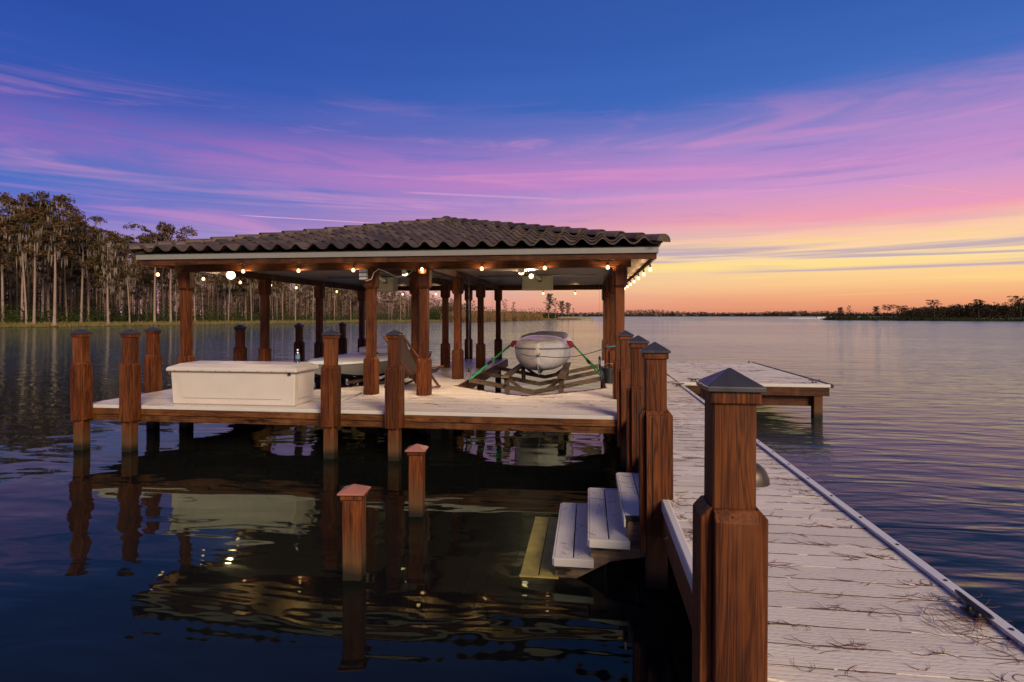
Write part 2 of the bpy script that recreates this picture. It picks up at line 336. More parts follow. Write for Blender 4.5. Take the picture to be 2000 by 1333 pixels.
# ------------------------------------------------------------------ mesh helpers
class MB:
    def __init__(self): self.v = []; self.f = []
    def add(self, vs, fs):
        o = len(self.v); self.v += [tuple(p) for p in vs]; self.f += [tuple(i + o for i in q) for q in fs]
        return self
    def box(self, x0, x1, y0, y1, z0, z1):
        return self.add([(x0, y0, z0), (x1, y0, z0), (x1, y1, z0), (x0, y1, z0), (x0, y0, z1), (x1, y0, z1), (x1, y1, z1), (x0, y1, z1)],
                        [(3, 2, 1, 0), (4, 5, 6, 7), (0, 1, 5, 4), (1, 2, 6, 5), (2, 3, 7, 6), (3, 0, 4, 7)])
    def prism(self, poly, axis, a, b):        # polygon in the two other axes, extruded along axis
        n = len(poly)
        def pt(p, t):
            q = list(p); q.insert(axis, t); return q
        vs = [pt(p, a) for p in poly] + [pt(p, b) for p in poly]
        fs = [tuple(range(n - 1, -1, -1)), tuple(range(n, 2 * n))] + [(i, (i + 1) % n, n + (i + 1) % n, n + i) for i in range(n)]
        return self.add(vs, fs)
    def bar(self, a, b, w, h, up=(0, 0, 1)):  # rectangular bar between two points
        a, b = Vector(a), Vector(b); d = (b - a).normalized(); s = d.cross(Vector(up)).normalized(); t = s.cross(d)
        vs = []
        for p in (a, b):
            for i, j in ((-1, -1), (1, -1), (1, 1), (-1, 1)): vs.append(p + s * (i * w / 2) + t * (j * h / 2))
        return self.add(vs, [(3, 2, 1, 0), (4, 5, 6, 7), (0, 1, 5, 4), (1, 2, 6, 5), (2, 3, 7, 6), (3, 0, 4, 7)])
    def tube(self, pts, r, n=6, cap=True):
        pts = [Vector(p) for p in pts]; rs = r if isinstance(r, (list, tuple)) else [r] * len(pts)
        rings = []; prev = None
        for i, p in enumerate(pts):
            d = (pts[min(i + 1, len(pts) - 1)] - pts[max(i - 1, 0)]).normalized()
            s = prev - d * prev.dot(d) if prev is not None else d.orthogonal()
            s = s.normalized() if s.length > 1e-6 else d.orthogonal().normalized()
            prev = s; t = d.cross(s)
            rings.append([p + (s * cos(2 * pi * k / n) + t * sin(2 * pi * k / n)) * rs[i] for k in range(n)])
        vs = [q for ring in rings for q in ring]; fs = []
        for i in range(len(pts) - 1):
            for k in range(n):
                fs.append((i * n + k, i * n + (k + 1) % n, (i + 1) * n + (k + 1) % n, (i + 1) * n + k))
        if cap: fs += [tuple(range(n - 1, -1, -1)), tuple((len(pts) - 1) * n + k for k in range(n))]
        return self.add(vs, fs)
    def lathe(self, prof, c=(0, 0, 0), n=12):
        vs = []; fs = []
        for r, z in prof:
            for k in range(n): vs.append((c[0] + r * cos(2 * pi * k / n), c[1] + r * sin(2 * pi * k / n), c[2] + z))
        for i in range(len(prof) - 1):
            for k in range(n): fs.append((i * n + k, i * n + (k + 1) % n, (i + 1) * n + (k + 1) % n, (i + 1) * n + k))
        fs += [tuple(range(n - 1, -1, -1)), tuple((len(prof) - 1) * n + k for k in range(n))]
        return self.add(vs, fs)
    def mesh(self, name, mat, smooth=False, bevel=0.0, auto=None):
        me = bpy.data.meshes.new(name); me.from_pydata(self.v, [], self.f)
        if bevel > 0:
            bm = bmesh.new(); bm.from_mesh(me)
            eds = [e for e in bm.edges if len(e.link_faces) == 2 and e.calc_face_angle(0) > 0.5]
            bmesh.ops.bevel(bm, geom=eds, offset=bevel, segments=1, affect='EDGES', profile=0.5)
            bm.to_mesh(me); bm.free()
        me.materials.append(MATS[mat] if isinstance(mat, str) else mat)
        if smooth:
            me.shade_smooth()
            if auto: me.set_sharp_from_angle(angle=radians(auto))
        me.update()
        return me
    def build(self, name, mat, parent=None, loc=(0, 0, 0), rotz=0.0, **kw):
        return obj(name, self.mesh(name, mat, **kw), parent, loc, rotz)

def obj(name, data, parent=None, loc=(0, 0, 0), rotz=0.0):
    o = bpy.data.objects.new(name, data); COL.objects.link(o)
    o.parent = parent; o.location = loc; o.rotation_euler = (0, 0, rotz)
    return o
def tag(o, label=None, cat=None, group=None, kind=None):
    if label: o['label'] = label
    if cat: o['category'] = cat
    if group: o['group'] = group
    if kind: o['kind'] = kind
    return o
def thing(name, label, cat, loc=(0, 0, 0), group=None, rotz=0.0):
    return tag(obj(name, None, None, loc, rotz), label, cat, group)
def copy_tree(o, parent=None):
    c = o.copy(); COL.objects.link(c); c.parent = parent
    for ch in list(o.children): copy_tree(ch, c)
    return c

WZ = -0.60                                    # water level below the deck
# ------------------------------------------------------------------ lake and land
w = MB().box(-3000, 3000, -1500, 5200, -6.0, WZ)
tag(w.build('lake_water', 'lake_water'), kind='structure')
bed = MB().box(-2990, 2990, -1490, 5190, -5.5, -3.0)
tag(bed.build('lake_bed', 'lake_bed'), kind='structure')

SHORE = [(-900, 652), (-450, 646), (-150, 642), (0, 640.5), (120, 639), (240, 637), (400, 634.5), (560, 631.5), (700, 630), (820, 629.3), (920, 628.5), (1000, 627), (1060, 625.6), (1128, 624.6)]
shore_pts = [ground(px, py, WZ) for px, py in SHORE]
def shore_at(px):
    for (a, ya), (b, yb) in zip(SHORE, SHORE[1:]):
        if a <= px <= b:
            y = ya + (yb - ya) * (px - a) / (b - a); return (EYE - WZ) * FPX / (y - HY)
    return (EYE - WZ) * FPX / (SHORE[-1][1] - HY)
# left land: strip from the shoreline inland
def land(name, front, back, z=-0.42):
    m = MB(); n = len(front)
    vs = [(x, y, WZ - 0.6) for x, y in front] + [(x, y, z) for x, y in [(fx * 1.012, fy * 1.012) for fx, fy in front]] + [(x, y, z) for x, y in back] + [(x, y, WZ - 0.6) for x, y in back]
    fs = []
    for i in range(n - 1):
        for r in range(3): fs.append((r * n + i, r * n + i + 1, (r + 1) * n + i + 1, (r + 1) * n + i))
    m.add(vs, fs)
    return tag(m.build(name, 'shore_soil'), kind='structure')
back = []
for (px, py), (x, y) in zip(SHORE, shore_pts):
    k = 1.9 if px < 700 else (1.9 - (px - 700) / 428 * 0.83)
    back.append((x * k, y * k))
land('left_shore', shore_pts, back)
ISL = [(1606, 625.6), (1640, 626.2), (1760, 627), (1900, 627.8), (2050, 628.6), (2300, 631), (2700, 636)]
isl_pts = [ground(px, py, WZ) for px, py in ISL]
land('right_island', isl_pts, [(x * 1.5, y * 1.5) for x, y in isl_pts])
far_pts = [bearing(px, 1090) for px in range(-1400, 3600, 250)]
land('far_shore', far_pts, [(x * 1.9, y * 1.9) for x, y in far_pts], 0.6)

# ------------------------------------------------------------------ trees
def leafquad(m, c, s, rng, flat=0.0):
    a = Vector((rng.gauss(0, 1), rng.gauss(0, 1), rng.gauss(0, 1) * (1 - flat))).normalized()
    b = a.orthogonal(); b.rotate(Matrix.Rotation(rng.uniform(0, 6.28), 3, a)); b.normalize()
    n = a.cross(b); c = Vector(c); s2 = s * rng.uniform(0.35, 0.7)
    m.add([c - a * s, c - b * s2, c + a * s, c + b * s2 * 0.8], [(0, 1, 2, 3)])

def cypress_meshes(seed, h, style):
    rng = random.Random(seed)
    tr, cr, ms = MB(), MB(), MB()
    lean = Vector((rng.uniform(-0.03, 0.03), rng.uniform(-0.03, 0.03), 0))
    def axis(t): return Vector((lean.x * h * t + 0.12 * sin(3.1 * t + seed), lean.y * h * t + 0.12 * sin(2.3 * t + seed * 2), h * t))
    r0 = 0.0165 * h * rng.uniform(0.45, 0.85)
    ts = [0, 0.012, 0.03, 0.07, 0.2, 0.4, 0.6, 0.8, 0.93, 0.99]
    rs = [r0 * 1.9, r0 * 1.45, r0 * 1.1, r0 * 0.92, r0 * 0.8, r0 * 0.68, r0 * 0.52, r0 * 0.33, r0 * 0.18, r0 * 0.06]
    tr.tube([axis(t) for t in ts], rs, 7)
    lo = {'tall': 0.50, 'flat': 0.62, 'mossy': 0.36, 'bare': 0.30}[style]
    nl = {'tall': 26, 'flat': 20, 'mossy': 30, 'bare': 15}[style]
    spread = {'tall': 0.15, 'flat': 0.20, 'mossy': 0.13, 'bare': 0.09}[style]
    for i in range(nl):
        t = lo + (0.985 - lo) * ((i + rng.random()) / nl) ** 0.8
        az = i * 2.4 + rng.uniform(-0.5, 0.5)
        k = (1.0 if style == 'flat' and t > 0.85 else (1.15 - 0.75 * abs((t - lo) / (1 - lo) - 0.55)))
        L = h * spread * k * rng.uniform(0.55, 1.15)
        p = axis(t); pts = [p]
        rise = rng.uniform(0.15, 0.5)
        for s in (0.35, 0.7, 1.0):
            pts.append(p + Vector((cos(az + 0.25 * s * rng.uniform(-1, 1)) * L * s, sin(az) * L * s, L * rise * (s - 0.45 * s * s) + rng.uniform(-0.1, 0.1))))
        tr.tube(pts, [r0 * 0.20, r0 * 0.15, r0 * 0.09, r0 * 0.04], 4)
        pads = [(0.55, 0.6), (0.85, 0.9), (1.05, 1.0)] if style != 'bare' else [(1.0, 0.7)]
        for s, sz in pads:
            if rng.random() < 0.14: continue
            q = pts[0].lerp(pts[-1], s); q.z = pts[-1].z if s > 0.9 else q.z + 0.25
            R = h * 0.048 * sz * rng.uniform(0.7, 1.3)
            for _ in range(int(70 * sz)):
                a, rr = rng.uniform(0, 6.28), R * sqrt(rng.random())
                leafquad(cr, (q.x + cos(a) * rr, q.y + sin(a) * rr, q.z + rng.gauss(0.1, 0.42) * R * 0.6 + (R - rr) * 0.18), rng.uniform(0.06, 0.15), rng, 0.35)
        if style != 'flat' or rng.random() < 0.5:
            for _ in range(12 if style == 'mossy' else 8):
                q = pts[0].lerp(pts[-1], rng.uniform(0.2, 1.0)); Lm = rng.uniform(0.25, 1.1); wv = rng.uniform(0.025, 0.07); a = rng.uniform(0, 3.14)
                d = Vector((cos(a), sin(a), 0)) * wv; e = Vector((rng.uniform(-0.1, 0.1), rng.uniform(-0.1, 0.1), -Lm))
                ms.add([q - d, q + d, q + d * 0.7 + e * 0.6, q + e, q - d * 0.8 + e * 0.55], [(0, 1, 2, 3, 4)])
    return (tr.mesh('trunk', 'bark', smooth=True), cr.mesh('crown', 'leaf_cypress'), ms.mesh('hanging_moss', 'moss_hang'))
PROTO = {}
for k, (style, cnt) in enumerate((('tall', 3), ('flat', 3), ('mossy', 2), ('bare', 3))):
    PROTO[style] = [cypress_meshes(100 + 10 * k + j, 10.0, style) for j in range(cnt)]

def plant_tree(x, y, h, style, label, group, rng, z=-0.45, fat=1.0, dark=False):
    ms = PROTO[style][rng.randrange(len(PROTO[style]))]
    t = thing('cypress_tree', label, 'tree', (x, y, z), group, rng.uniform(0, 6.28))
    s = h / 10.0
    t.scale = (s * fat, s * fat, s)
    for nm, me in zip(('trunk', 'crown', 'hanging_moss'), ms):
        o = obj(nm, me, t)
        if nm == 'hanging_moss': o['kind'] = 'stuff'
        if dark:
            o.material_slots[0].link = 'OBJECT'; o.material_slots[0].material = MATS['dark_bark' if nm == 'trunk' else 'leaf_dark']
    return t

rng = random.Random(42)
TOP = [(-900, 18), (-300, 20), (0, 20.5), (90, 20.2), (150, 19.2), (230, 17), (290, 18.5), (345, 18.2), (400, 16.5), (520, 16), (620, 15.5), (700, 13.5), (780, 11.5), (850, 9), (920, 7), (1010, 5.5), (1130, 4)]
def top_at(px):
    for (a, ya), (b, yb) in zip(TOP, TOP[1:]):
        if a <= px <= b: return ya + (yb - ya) * (px - a) / (b - a)
    return TOP[-1][1]
# conspicuous trees, each at its own place on the waterline
special = [
    (48, 1.02, 'tall', 1.0, 'tall cypress with pale pink trunk standing third from the left picture edge'),
    (66, 1.01, 'flat', 0.95, 'pale-trunked cypress close beside another on the far left bank'),
    (108, 1.00, 'tall', 1.04, 'tallest cypress on left bank, pale leaning trunk with bare side twigs'),
    (212, 1.00, 'mossy', 0.93, 'moss-draped cypress with splayed root foot in the water on left bank'),
    (251, 1.01, 'tall', 0.9, 'slim cypress with flared pale foot just right of the splayed-root cypress'),
    (303, 1.02, 'flat', 1.0, 'cypress on left bank just left of the boathouse, thin pale trunk'),
    (334, 1.02, 'flat', 1.02, 'flat-topped cypress spreading over the left end of the tiled roof'),
    (448, 1.03, 'tall', 1.0, 'bright pale cypress trunk seen through left boathouse bay behind the glowing bulb'),
    (490, 1.04, 'tall', 1.0, 'straight pale cypress trunk left of the second boathouse column'),
    (612, 1.05, 'tall', 1.0, 'thick pale cypress trunk left of the third column in the left bay'),
    (782, 1.05, 'bare', 1.25, 'tall bare cypress snag between the two middle front columns'),
]
for px, k, st, hs, lb in special:
    d = shore_at(px) * k; x, y = bearing(px, d)
    plant_tree(x, y, top_at(px) * hs, st, lb, 'cypress trees on the left bank', rng)
px = -420.0; i = 0
while px < 900:
    dens = 11 if px < 420 else 9.5
    px += rng.uniform(0.55, 1.45) * dens
    k = 1.03 + rng.random() ** 1.3 * 0.42
    d = shore_at(px) * k; x, y = bearing(px, d)
    st = rng.choices(('tall', 'flat', 'mossy', 'bare'), (5, 3, 2, 2) if px < 450 else (4, 1, 2, 5) if px < 700 else (1, 1, 1, 8))[0]
    h = top_at(px) * rng.uniform(0.68, 1.0) * (1 + (k - 1.03) * 0.55)
    where = 'outside boathouse bays' if px < 360 else 'seen through the boathouse bays'
    plant_tree(x, y, h, st, 'cypress among the close-set trees of the left bank, ' + ('left of the boathouse' if px < 360 else 'seen through the boathouse'),
               'cypresses left of boathouse' if px < 360 else 'cypresses behind boathouse', rng)
    i += 1
# the small clump of trees on the marsh point
for j, (px, kk, h, st) in enumerate([(925, 1.03, 7.0, 'bare'), (985, 1.02, 8.0, 'bare'), (1003, 1.04, 7.2, 'bare'), (1072, 1.02, 11.0, 'mossy'), (1085, 1.03, 10.2, 'bare'), (1098, 1.02, 8.2, 'mossy'), (1110, 1.02, 7.6, 'mossy'), (1120, 1.01, 5.5, 'bare')]):
    d = shore_at(px) * kk; x, y = bearing(px, d)
    plant_tree(x, y, h, st, ['lone stunted cypress on marsh between back columns', 'stunted tree on reed marsh under the boathouse back beam', 'small ragged tree beside stunted one on the reed marsh', 'tallest ragged cypress on the marsh point above the covered boat',
               'bare-limbed cypress beside the tallest one on the marsh point', 'mossy cypress in the marsh point clump, right of the tallest', 'short mossy cypress near the end of the marsh point', 'smallest tree at the very tip of the marsh point'][j], 'trees on the marsh point', rng, fat=1.25)
# the mass of the wood behind, and undergrowth
def woodmass(name, label, pxs, kk, hs, n, mat, trunks=True, seed=1):
    rg = random.Random(seed); cr, tk = MB(), MB()
    for _ in range(n):
        p = rg.uniform(*pxs); d = shore_at(p) * rg.uniform(*kk); x, y = bearing(p, d); h = top_at(p) * rg.uniform(*hs)
        if trunks: tk.tube([(x, y, -0.5), (x + rg.uniform(-.3, .3), y, h * 0.55), (x + rg.uniform(-.6, .6), y, h)], [0.2, 0.14, 0.04], 4, False)
        for _ in range(26):
            q = Vector((x + rg.gauss(0, 1.3), y + rg.gauss(0, 1.3), h * rg.uniform(0.22, 1.0)))
            for _ in range(9): leafquad(cr, q + Vector((rg.gauss(0, .5), rg.gauss(0, .5), rg.gauss(0, .25))), rg.uniform(0.10, 0.26), rg, 0.2)
    o = thing(name, label, 'woods'); o['kind'] = 'stuff'
    a = cr.build('foliage', mat, o); a['kind'] = 'stuff'
    if trunks: b = tk.build('trunks', 'bark', o, smooth=True); b['kind'] = 'stuff'
    return o
woodmass('background_wood', 'deep wood of cypress trunks and brown foliage behind the front trees', (-420, 560), (1.3, 1.85), (0.7, 1.05), 700, 'leaf_cypress', seed=5)
woodmass('background_wood', 'thin wood of bare trunks behind the boathouse bays', (480, 900), (1.2, 1.7), (0.5, 1.0), 420, 'leaf_cypress', seed=6)

def shrubs(name, label, pts, hts, mat, per, size, seed, blade=False, cat='shrubs'):
    rg = random.Random(seed); m = MB()
    for x, y in pts:
        h = rg.uniform(*hts)
        if blade:
            for _ in range(per):
                bx, by = x + rg.gauss(0, 1.2), y + rg.gauss(0, 1.2); hh = h * rg.uniform(0.5, 1.1); lx, ly = rg.gauss(0, .18) * hh, rg.gauss(0, .18) * hh
                a = rg.uniform(0, 3.14); wv = size * rg.uniform(0.6, 1.3)
                m.add([(bx - cos(a) * wv, by - sin(a) * wv, -0.55), (bx + cos(a) * wv, by + sin(a) * wv, -0.55), (bx + lx * .5, by + ly * .5, hh * .62 - .5), (bx + lx * 1.2, by + ly * 1.2, hh - .5)], [(0, 1, 2), (0, 2, 3)])
        else:
            for _ in range(per):
                a, b, c = rg.gauss(0, .5), rg.gauss(0, .5), abs(rg.gauss(0, .5))
                leafquad(m, (x + a * h * .9, y + b * h * .9, -0.4 + min(1.0, c) * h), size * rg.uniform(.5, 1.2), rg)
    o = m.build(name, mat); tag(o, label, cat, kind='stuff'); return o
def shore_scatter(n, pxs, kk, seed):
    rg = random.Random(seed); out = []
    for _ in range(n):
        p = rg.uniform(*pxs); d = shore_at(p) * rg.uniform(*kk); out.append(bearing(p, d))
    return out
shrubs('undergrowth', 'dark green undergrowth between the trunks of the left bank', shore_scatter(900, (-420, 900), (1.03, 1.25), 3), (1.0, 4.2), 'leaf_shrub', 90, 0.20, 4)
shrubs('bank_reeds', 'yellow-green grass along the waterline of the left bank', shore_scatter(900, (-420, 905), (1.004, 1.022), 8), (0.3, 0.9), 'leaf_reed', 26, 0.05, 9, True, 'grass')
shrubs('marsh_reeds', 'tan reeds covering the low marsh point', shore_scatter(800, (880, 1050), (1.004, 1.10), 10), (1.8, 3.4), 'leaf_marsh', 34, 0.09, 11, True, 'reeds')
shrubs('marsh_reeds', 'low reeds along the narrow tip of the marsh point', shore_scatter(260, (1040, 1128), (1.003, 1.03), 12), (0.3, 0.8), 'leaf_marsh', 24, 0.08, 13, True, 'reeds')
shrubs('marsh_bushes', 'green bushes behind the reeds of the marsh point', shore_scatter(240, (820, 1085), (1.06, 1.16), 14), (2.0, 5.0), 'leaf_shrub', 90, 0.26, 15)

# right island
rg = random.Random(77)
def isl_at(px):
    for (a, ya), (b, yb) in zip(ISL, ISL[1:]):
        if a <= px <= b: return (EYE - WZ) * FPX / (ya + (yb - ya) * (px - a) / (b - a) - HY)
    return (EYE - WZ) * FPX / (ISL[-1][1] - HY)
cr = MB(); pts = []
for _ in range(420):
    p = 1770 + 900 * rg.random(); d = isl_at(p) * rg.uniform(1.03, 1.4); x, y = bearing(p, d)
    h = (3.4 + 2.4 * min(1, max(0, (p - 1770) / 230))) * rg.uniform(0.7, 1.12) * d / 215.0 if p < 2000 else 5.8 * rg.uniform(.75, 1.15)
    for _ in range(26):
        q = Vector((x + rg.gauss(0, 1.3), y + rg.gauss(0, 1.3), h * rg.uniform(0.12, 1.0)))
        for _ in range(6): leafquad(cr, q + Vector((rg.gauss(0, .5), rg.gauss(0, .5), rg.gauss(0, .3))), rg.uniform(0.25, 0.55), rg)
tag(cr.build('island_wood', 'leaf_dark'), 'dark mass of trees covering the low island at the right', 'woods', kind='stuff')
isl_lab = ['thin ragged tree at the left tip of the right island', 'spindly small tree second from the island tip', 'round dark tree near island tip with gaps at its foot', 'slight tree with a detached tuft on the right island', 'bushy dark tree left of the island wood', 'broad dark tree just before the island wood begins',
           'tree rising above left end of the island wood', 'taller tree sticking up from the middle of the island wood', 'knobbly treetop above the right half of the island wood', 'tall tree at the right picture edge on the island']
for lb, (px, h, st, ft) in zip(isl_lab, [(1617, 4.8, 'bare', 1.3), (1632, 4.5, 'bare', 1.3), (1642, 6.0, 'mossy', 1.5), (1658, 7.4, 'bare', 1.5), (1712, 6.3, 'mossy', 1.6), (1734, 6.8, 'flat', 1.7), (1760, 6.4, 'flat', 1.7), (1824, 8.6, 'flat', 1.3), (1912, 8.6, 'mossy', 1.5), (1993, 9.6, 'flat', 1.6)]):
    d = isl_at(px) * 1.03; x, y = bearing(px, d)
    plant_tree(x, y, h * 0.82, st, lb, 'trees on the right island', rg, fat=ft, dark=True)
pp = []
for _ in range(520):
    p = 1612 + rg.random() ** 1.0 * 900; d = isl_at(p) * rg.uniform(1.004, 1.05); pp.append(bearing(p, d))
shrubs('island_reeds', 'low dark reeds along the shore of the right island', pp, (0.7, 1.6), 'leaf_shrub', 26, 0.10, 21, True, 'reeds')
pp = []
for _ in range(130):
    p = 1612 + rg.random() * 220; d = isl_at(p) * rg.uniform(1.01, 1.07); pp.append(bearing(p, d))
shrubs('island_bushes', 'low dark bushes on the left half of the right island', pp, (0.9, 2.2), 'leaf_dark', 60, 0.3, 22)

# far shore tree line and houses
cr = MB()
for _ in range(3600):
    p = rg.uniform(600, 2100); d = rg.uniform(1100, 1180); x, y = bearing(p, d); h = 5.5 + 3.5 * rg.random() + (2.5 if 1180 < p < 1300 else 0) + 1.5 * sin(p * 0.021)
    for _ in range(10): leafquad(cr, (x + rg.gauss(0, 4), y + rg.gauss(0, 4), 0.3 + h * min(1.0, abs(rg.gauss(0, .5)))), rg.uniform(0.9, 2.0), rg)
tag(cr.build('far_treeline', 'leaf_far'), 'hazy dark tree line along the far shore', 'woods', kind='stuff')
hm_lab = ['far-shore house just right of the boathouse front column', 'white far-shore house second right of the boathouse', 'wide pale house on far shore right of the boathouse', 'small pale house in a gap of the far treeline', 'house on far shore above the covered walkway posts', 'pale gabled house mid far shore',
          'low pale house in the middle of the far shore', 'white house on far shore left of the island gap', 'small house far across the lake toward the island', 'last pale house before the island tip', 'pale house far across the lake behind the lift cables', 'far house seen above the boat cover']
for lb, (px, wv) in zip(hm_lab, [(1233, 13), (1246, 9), (1262, 15), (1284, 10), (1322, 11), (1338, 13), (1356, 15), (1432, 12), (1486, 11), (1560, 12), (1148, 11), (1136, 9)]):
    x, y = bearing(px + rg.uniform(-3, 3), 1118); hh = rg.uniform(2.6, 3.8); wv *= 0.62
    t = thing('lake_house', lb, 'house', (x, y, 0.4), 'houses on the far shore', -atan2(x, y))
    MB().box(-wv / 2, wv / 2, -4, 4, 0, hh).build('wall', 'house_wall', t)
    MB().add([(-wv / 2 - .5, -4.5, hh), (wv / 2 + .5, -4.5, hh), (wv / 2 + .5, 4.5, hh), (-wv / 2 - .5, 4.5, hh), (-wv / 5, 0, hh + 2), (wv / 5, 0, hh + 2)], [(3, 2, 1, 0), (0, 1, 5, 4), (1, 2, 5), (2, 3, 4, 5), (3, 0, 4)]).build('roof', 'house_roof', t)
    for k in (-0.3, 0.05, 0.32): MB().box(k * wv - 0.7, k * wv + 0.7, -4.06, -4.0, 1.0, 2.4).build('window', 'house_glass', t)
x, y = bearing(1603, 400)
t = thing('motorboat', 'tiny motorboat racing past the tip of the right island', 'motorboat', (x, y, WZ), None, -YAW)
MB().add([(-2.6, -1, 0), (1.8, -1, 0), (2.9, 0, .2), (1.8, 1, 0), (-2.6, 1, 0), (-2.6, -1.1, .9), (1.9, -1.1, .9), (3.3, 0, 1.0), (1.9, 1.1, .9), (-2.6, 1.1, .9)],
         [(4, 3, 2, 1, 0), (5, 6, 7, 8, 9), (0, 1, 6, 5), (1, 2, 7, 6), (2, 3, 8, 7), (3, 4, 9, 8), (4, 0, 5, 9)]).build('hull', 'skiff_white', t)
MB().add([(0.6, -.8, .9), (.6, .8, .9), (-.2, -.7, 1.5), (-.2, .7, 1.5), (-.3, -.7, .9), (-.3, .7, .9)], [(0, 1, 3, 2), (2, 3, 5, 4), (0, 2, 4), (1, 5, 3)]).build('windscreen', 'house_glass', t)
MB().box(-2.9, -2.5, -.3, .3, .2, 1.3).build('outboard', 'black_plastic', t)
wk = MB()
for s in (-1, 1): wk.prism([(-20, s * 2.2 - .5), (-3, s * .6 - .3), (-3, s * .6 + .3), (-20, s * 2.2 + .5)], 2, 0.0, 0.22)
o = wk.build('wake', 'foam', None, (x, y, WZ), -YAW); tag(o, 'white foam wake trailing behind the tiny motorboat', 'wake', kind='stuff')

# ------------------------------------------------------------------ dock decks
PITCH, GAP = 0.145, 0.004
def board_mesh(name, L, wid, mat, axis=0, t=0.026, ctr=False):
    m = MB()
    if axis == 0: m.box(0, L, 0, wid, -t, 0)
    else: m.box(0, wid, 0, L, -t, 0)
    return m.mesh(name, mat, bevel=0.0015)
WL, WR = 0.505, 1.645                         # walkway edges
walk = thing('walkway', 'long pale composite-board walkway running from the foreground out to the platform', 'dock')
bme = board_mesh('deck_board', WR - WL - 0.05, PITCH - GAP, 'deck')
v = 0.42
rgd = random.Random(3)
while v < 16.0:
    o = obj('deck_board', bme, walk, (WL + 0.025, v, rgd.uniform(-0.0015, 0.0015)))
    v += PITCH
tr = MB().prism([(1.622, -0.05), (1.655, -0.05), (1.655, 0.012), (1.648, 0.022), (1.600, 0.022), (1.600, 0.005), (1.622, 0.005)], 1, 0.35, 10.92)
tr.build('edge_trim', 'alu', walk)
scr = MB().lathe([(0.009, 0), (0.009, 0.003), (0.005, 0.005)], n=8).mesh('screw', 'black_metal')
vv = 0.8
trim = walk.children[-1]
while vv < 10.9:
    obj('screw', scr, trim, (1.626, vv, 0.022)); vv += 0.42
MB().prism([(0.480, -0.055), (0.529, -0.055), (0.529, 0.010), (0.520, 0.016), (0.486, 0.016), (0.480, 0.010)], 1, 1.94, 7.18).build('edge_trim', 'white_trim', walk)
MB().box(0.49, 0.53, 1.96, 7.2, -0.26, -0.058).build('stringer', 'joist_wood', walk)
MB().box(1.60, 1.64, 0.3, 10.95, -0.26, -0.03).build('stringer', 'joist_wood', walk)
for k in range(12): MB().box(0.535, 1.595, 0.6 + k * 1.3, 0.64 + k * 1.3, -0.22, -0.03).build('joist', 'weathered_wood', walk)
for vv in (2.2, 4.8, 7.6, 10.3, 13.0, 15.8):
    MB().box(-0.07, 0.07, -0.07, 0.07, -3.2, -0.03).build('pile', 'stained_wood', walk, (1.50, vv, 0), bevel=0.006)
# near corner where the dock turns toward the shore
corner = thing('shore_deck', 'corner of deck turning off below the nearest post at picture bottom', 'dock')
a = Vector((*ground(1448, 1306), 0)); b = Vector((*ground(1380, 1362), 0))
MB().bar((a.x, a.y, -0.012), (b.x - (a.x - b.x) * 3, b.y - (a.y - b.y) * 3, -0.012), 0.05, 0.06).build('edge_trim', 'white_trim', corner, bevel=0.005)
c1 = Vector((*ground(1460, 1306), 0)); c2 = Vector((*ground(1640, 1342), 0)); dd = (c2 - c1).normalized()
MB().bar((c1.x, c1.y, -0.005), (c2.x + dd.x * 0.6, c2.y + dd.y * 0.6, -0.005), 0.09, 0.022).build('border_board', 'deck', corner, bevel=0.003)

# boathouse deck with two slips
U0, U1, V0, V1 = -7.02, 0.475, 7.25, 16.75
def slip_left(v):                             # inside a slip at row v? returns the two slip spans
    spans = []
    for (a, b, nose, n0) in ((-2.36, 0.30, -0.98, 8.90), (-6.25, -3.66, -4.95, 8.95)):
        if v > n0:
            k = min(1.0, (v - n0) / 1.15)
            k = k ** 0.75
            spans.append((nose + (a - nose) * k, nose + (b - nose) * k))
    return sorted(spans)
deck = thing('boathouse_deck', 'pale glossy composite deck around the two boat slips under the tiled roof', 'dock')
cache = {}
v = V0
while v < V1 - 0.1:
    sp = slip_left(v + PITCH / 2); u = U0
    segs = []
    for a, b in sp: segs.append((u, a)); u = b
    segs.append((u, U1))
    for a, b in segs:
        key = round(b - a, 3)
        if key not in cache: cache[key] = board_mesh('deck_board', b - a, PITCH - GAP, 'deck_gloss')
        obj('deck_board', cache[key], deck, (a, v, rgd.uniform(-0.001, 0.001)))
    v += PITCH
# rim: pale nosing and two courses of brown joist on the front, between the posts
fr_posts = [-6.94, -6.20, -3.32, -2.46]
cuts = [U0] + fr_posts + [U1]
MB().box(U0, U1, V0 - 0.022, V0 - 0.003, -0.045, 0.004).build('nosing', 'white_trim', deck, bevel=0.005)
MB().box(U0, U1, V0 - 0.040, V0 - 0.005, -0.125, -0.047).build('rim_joist', 'joist_wood', deck, bevel=0.004)
MB().box(U0, U1, V0 - 0.020, V0 + 0.015, -0.215, -0.128).build('rim_joist', 'joist_wood', deck, bevel=0.004)
MB().box(U0 - 0.035, U0 - 0.003, V0, V1, -0.20, 0.004).build('rim_joist', 'beam_wood_y', deck, bevel=0.004)
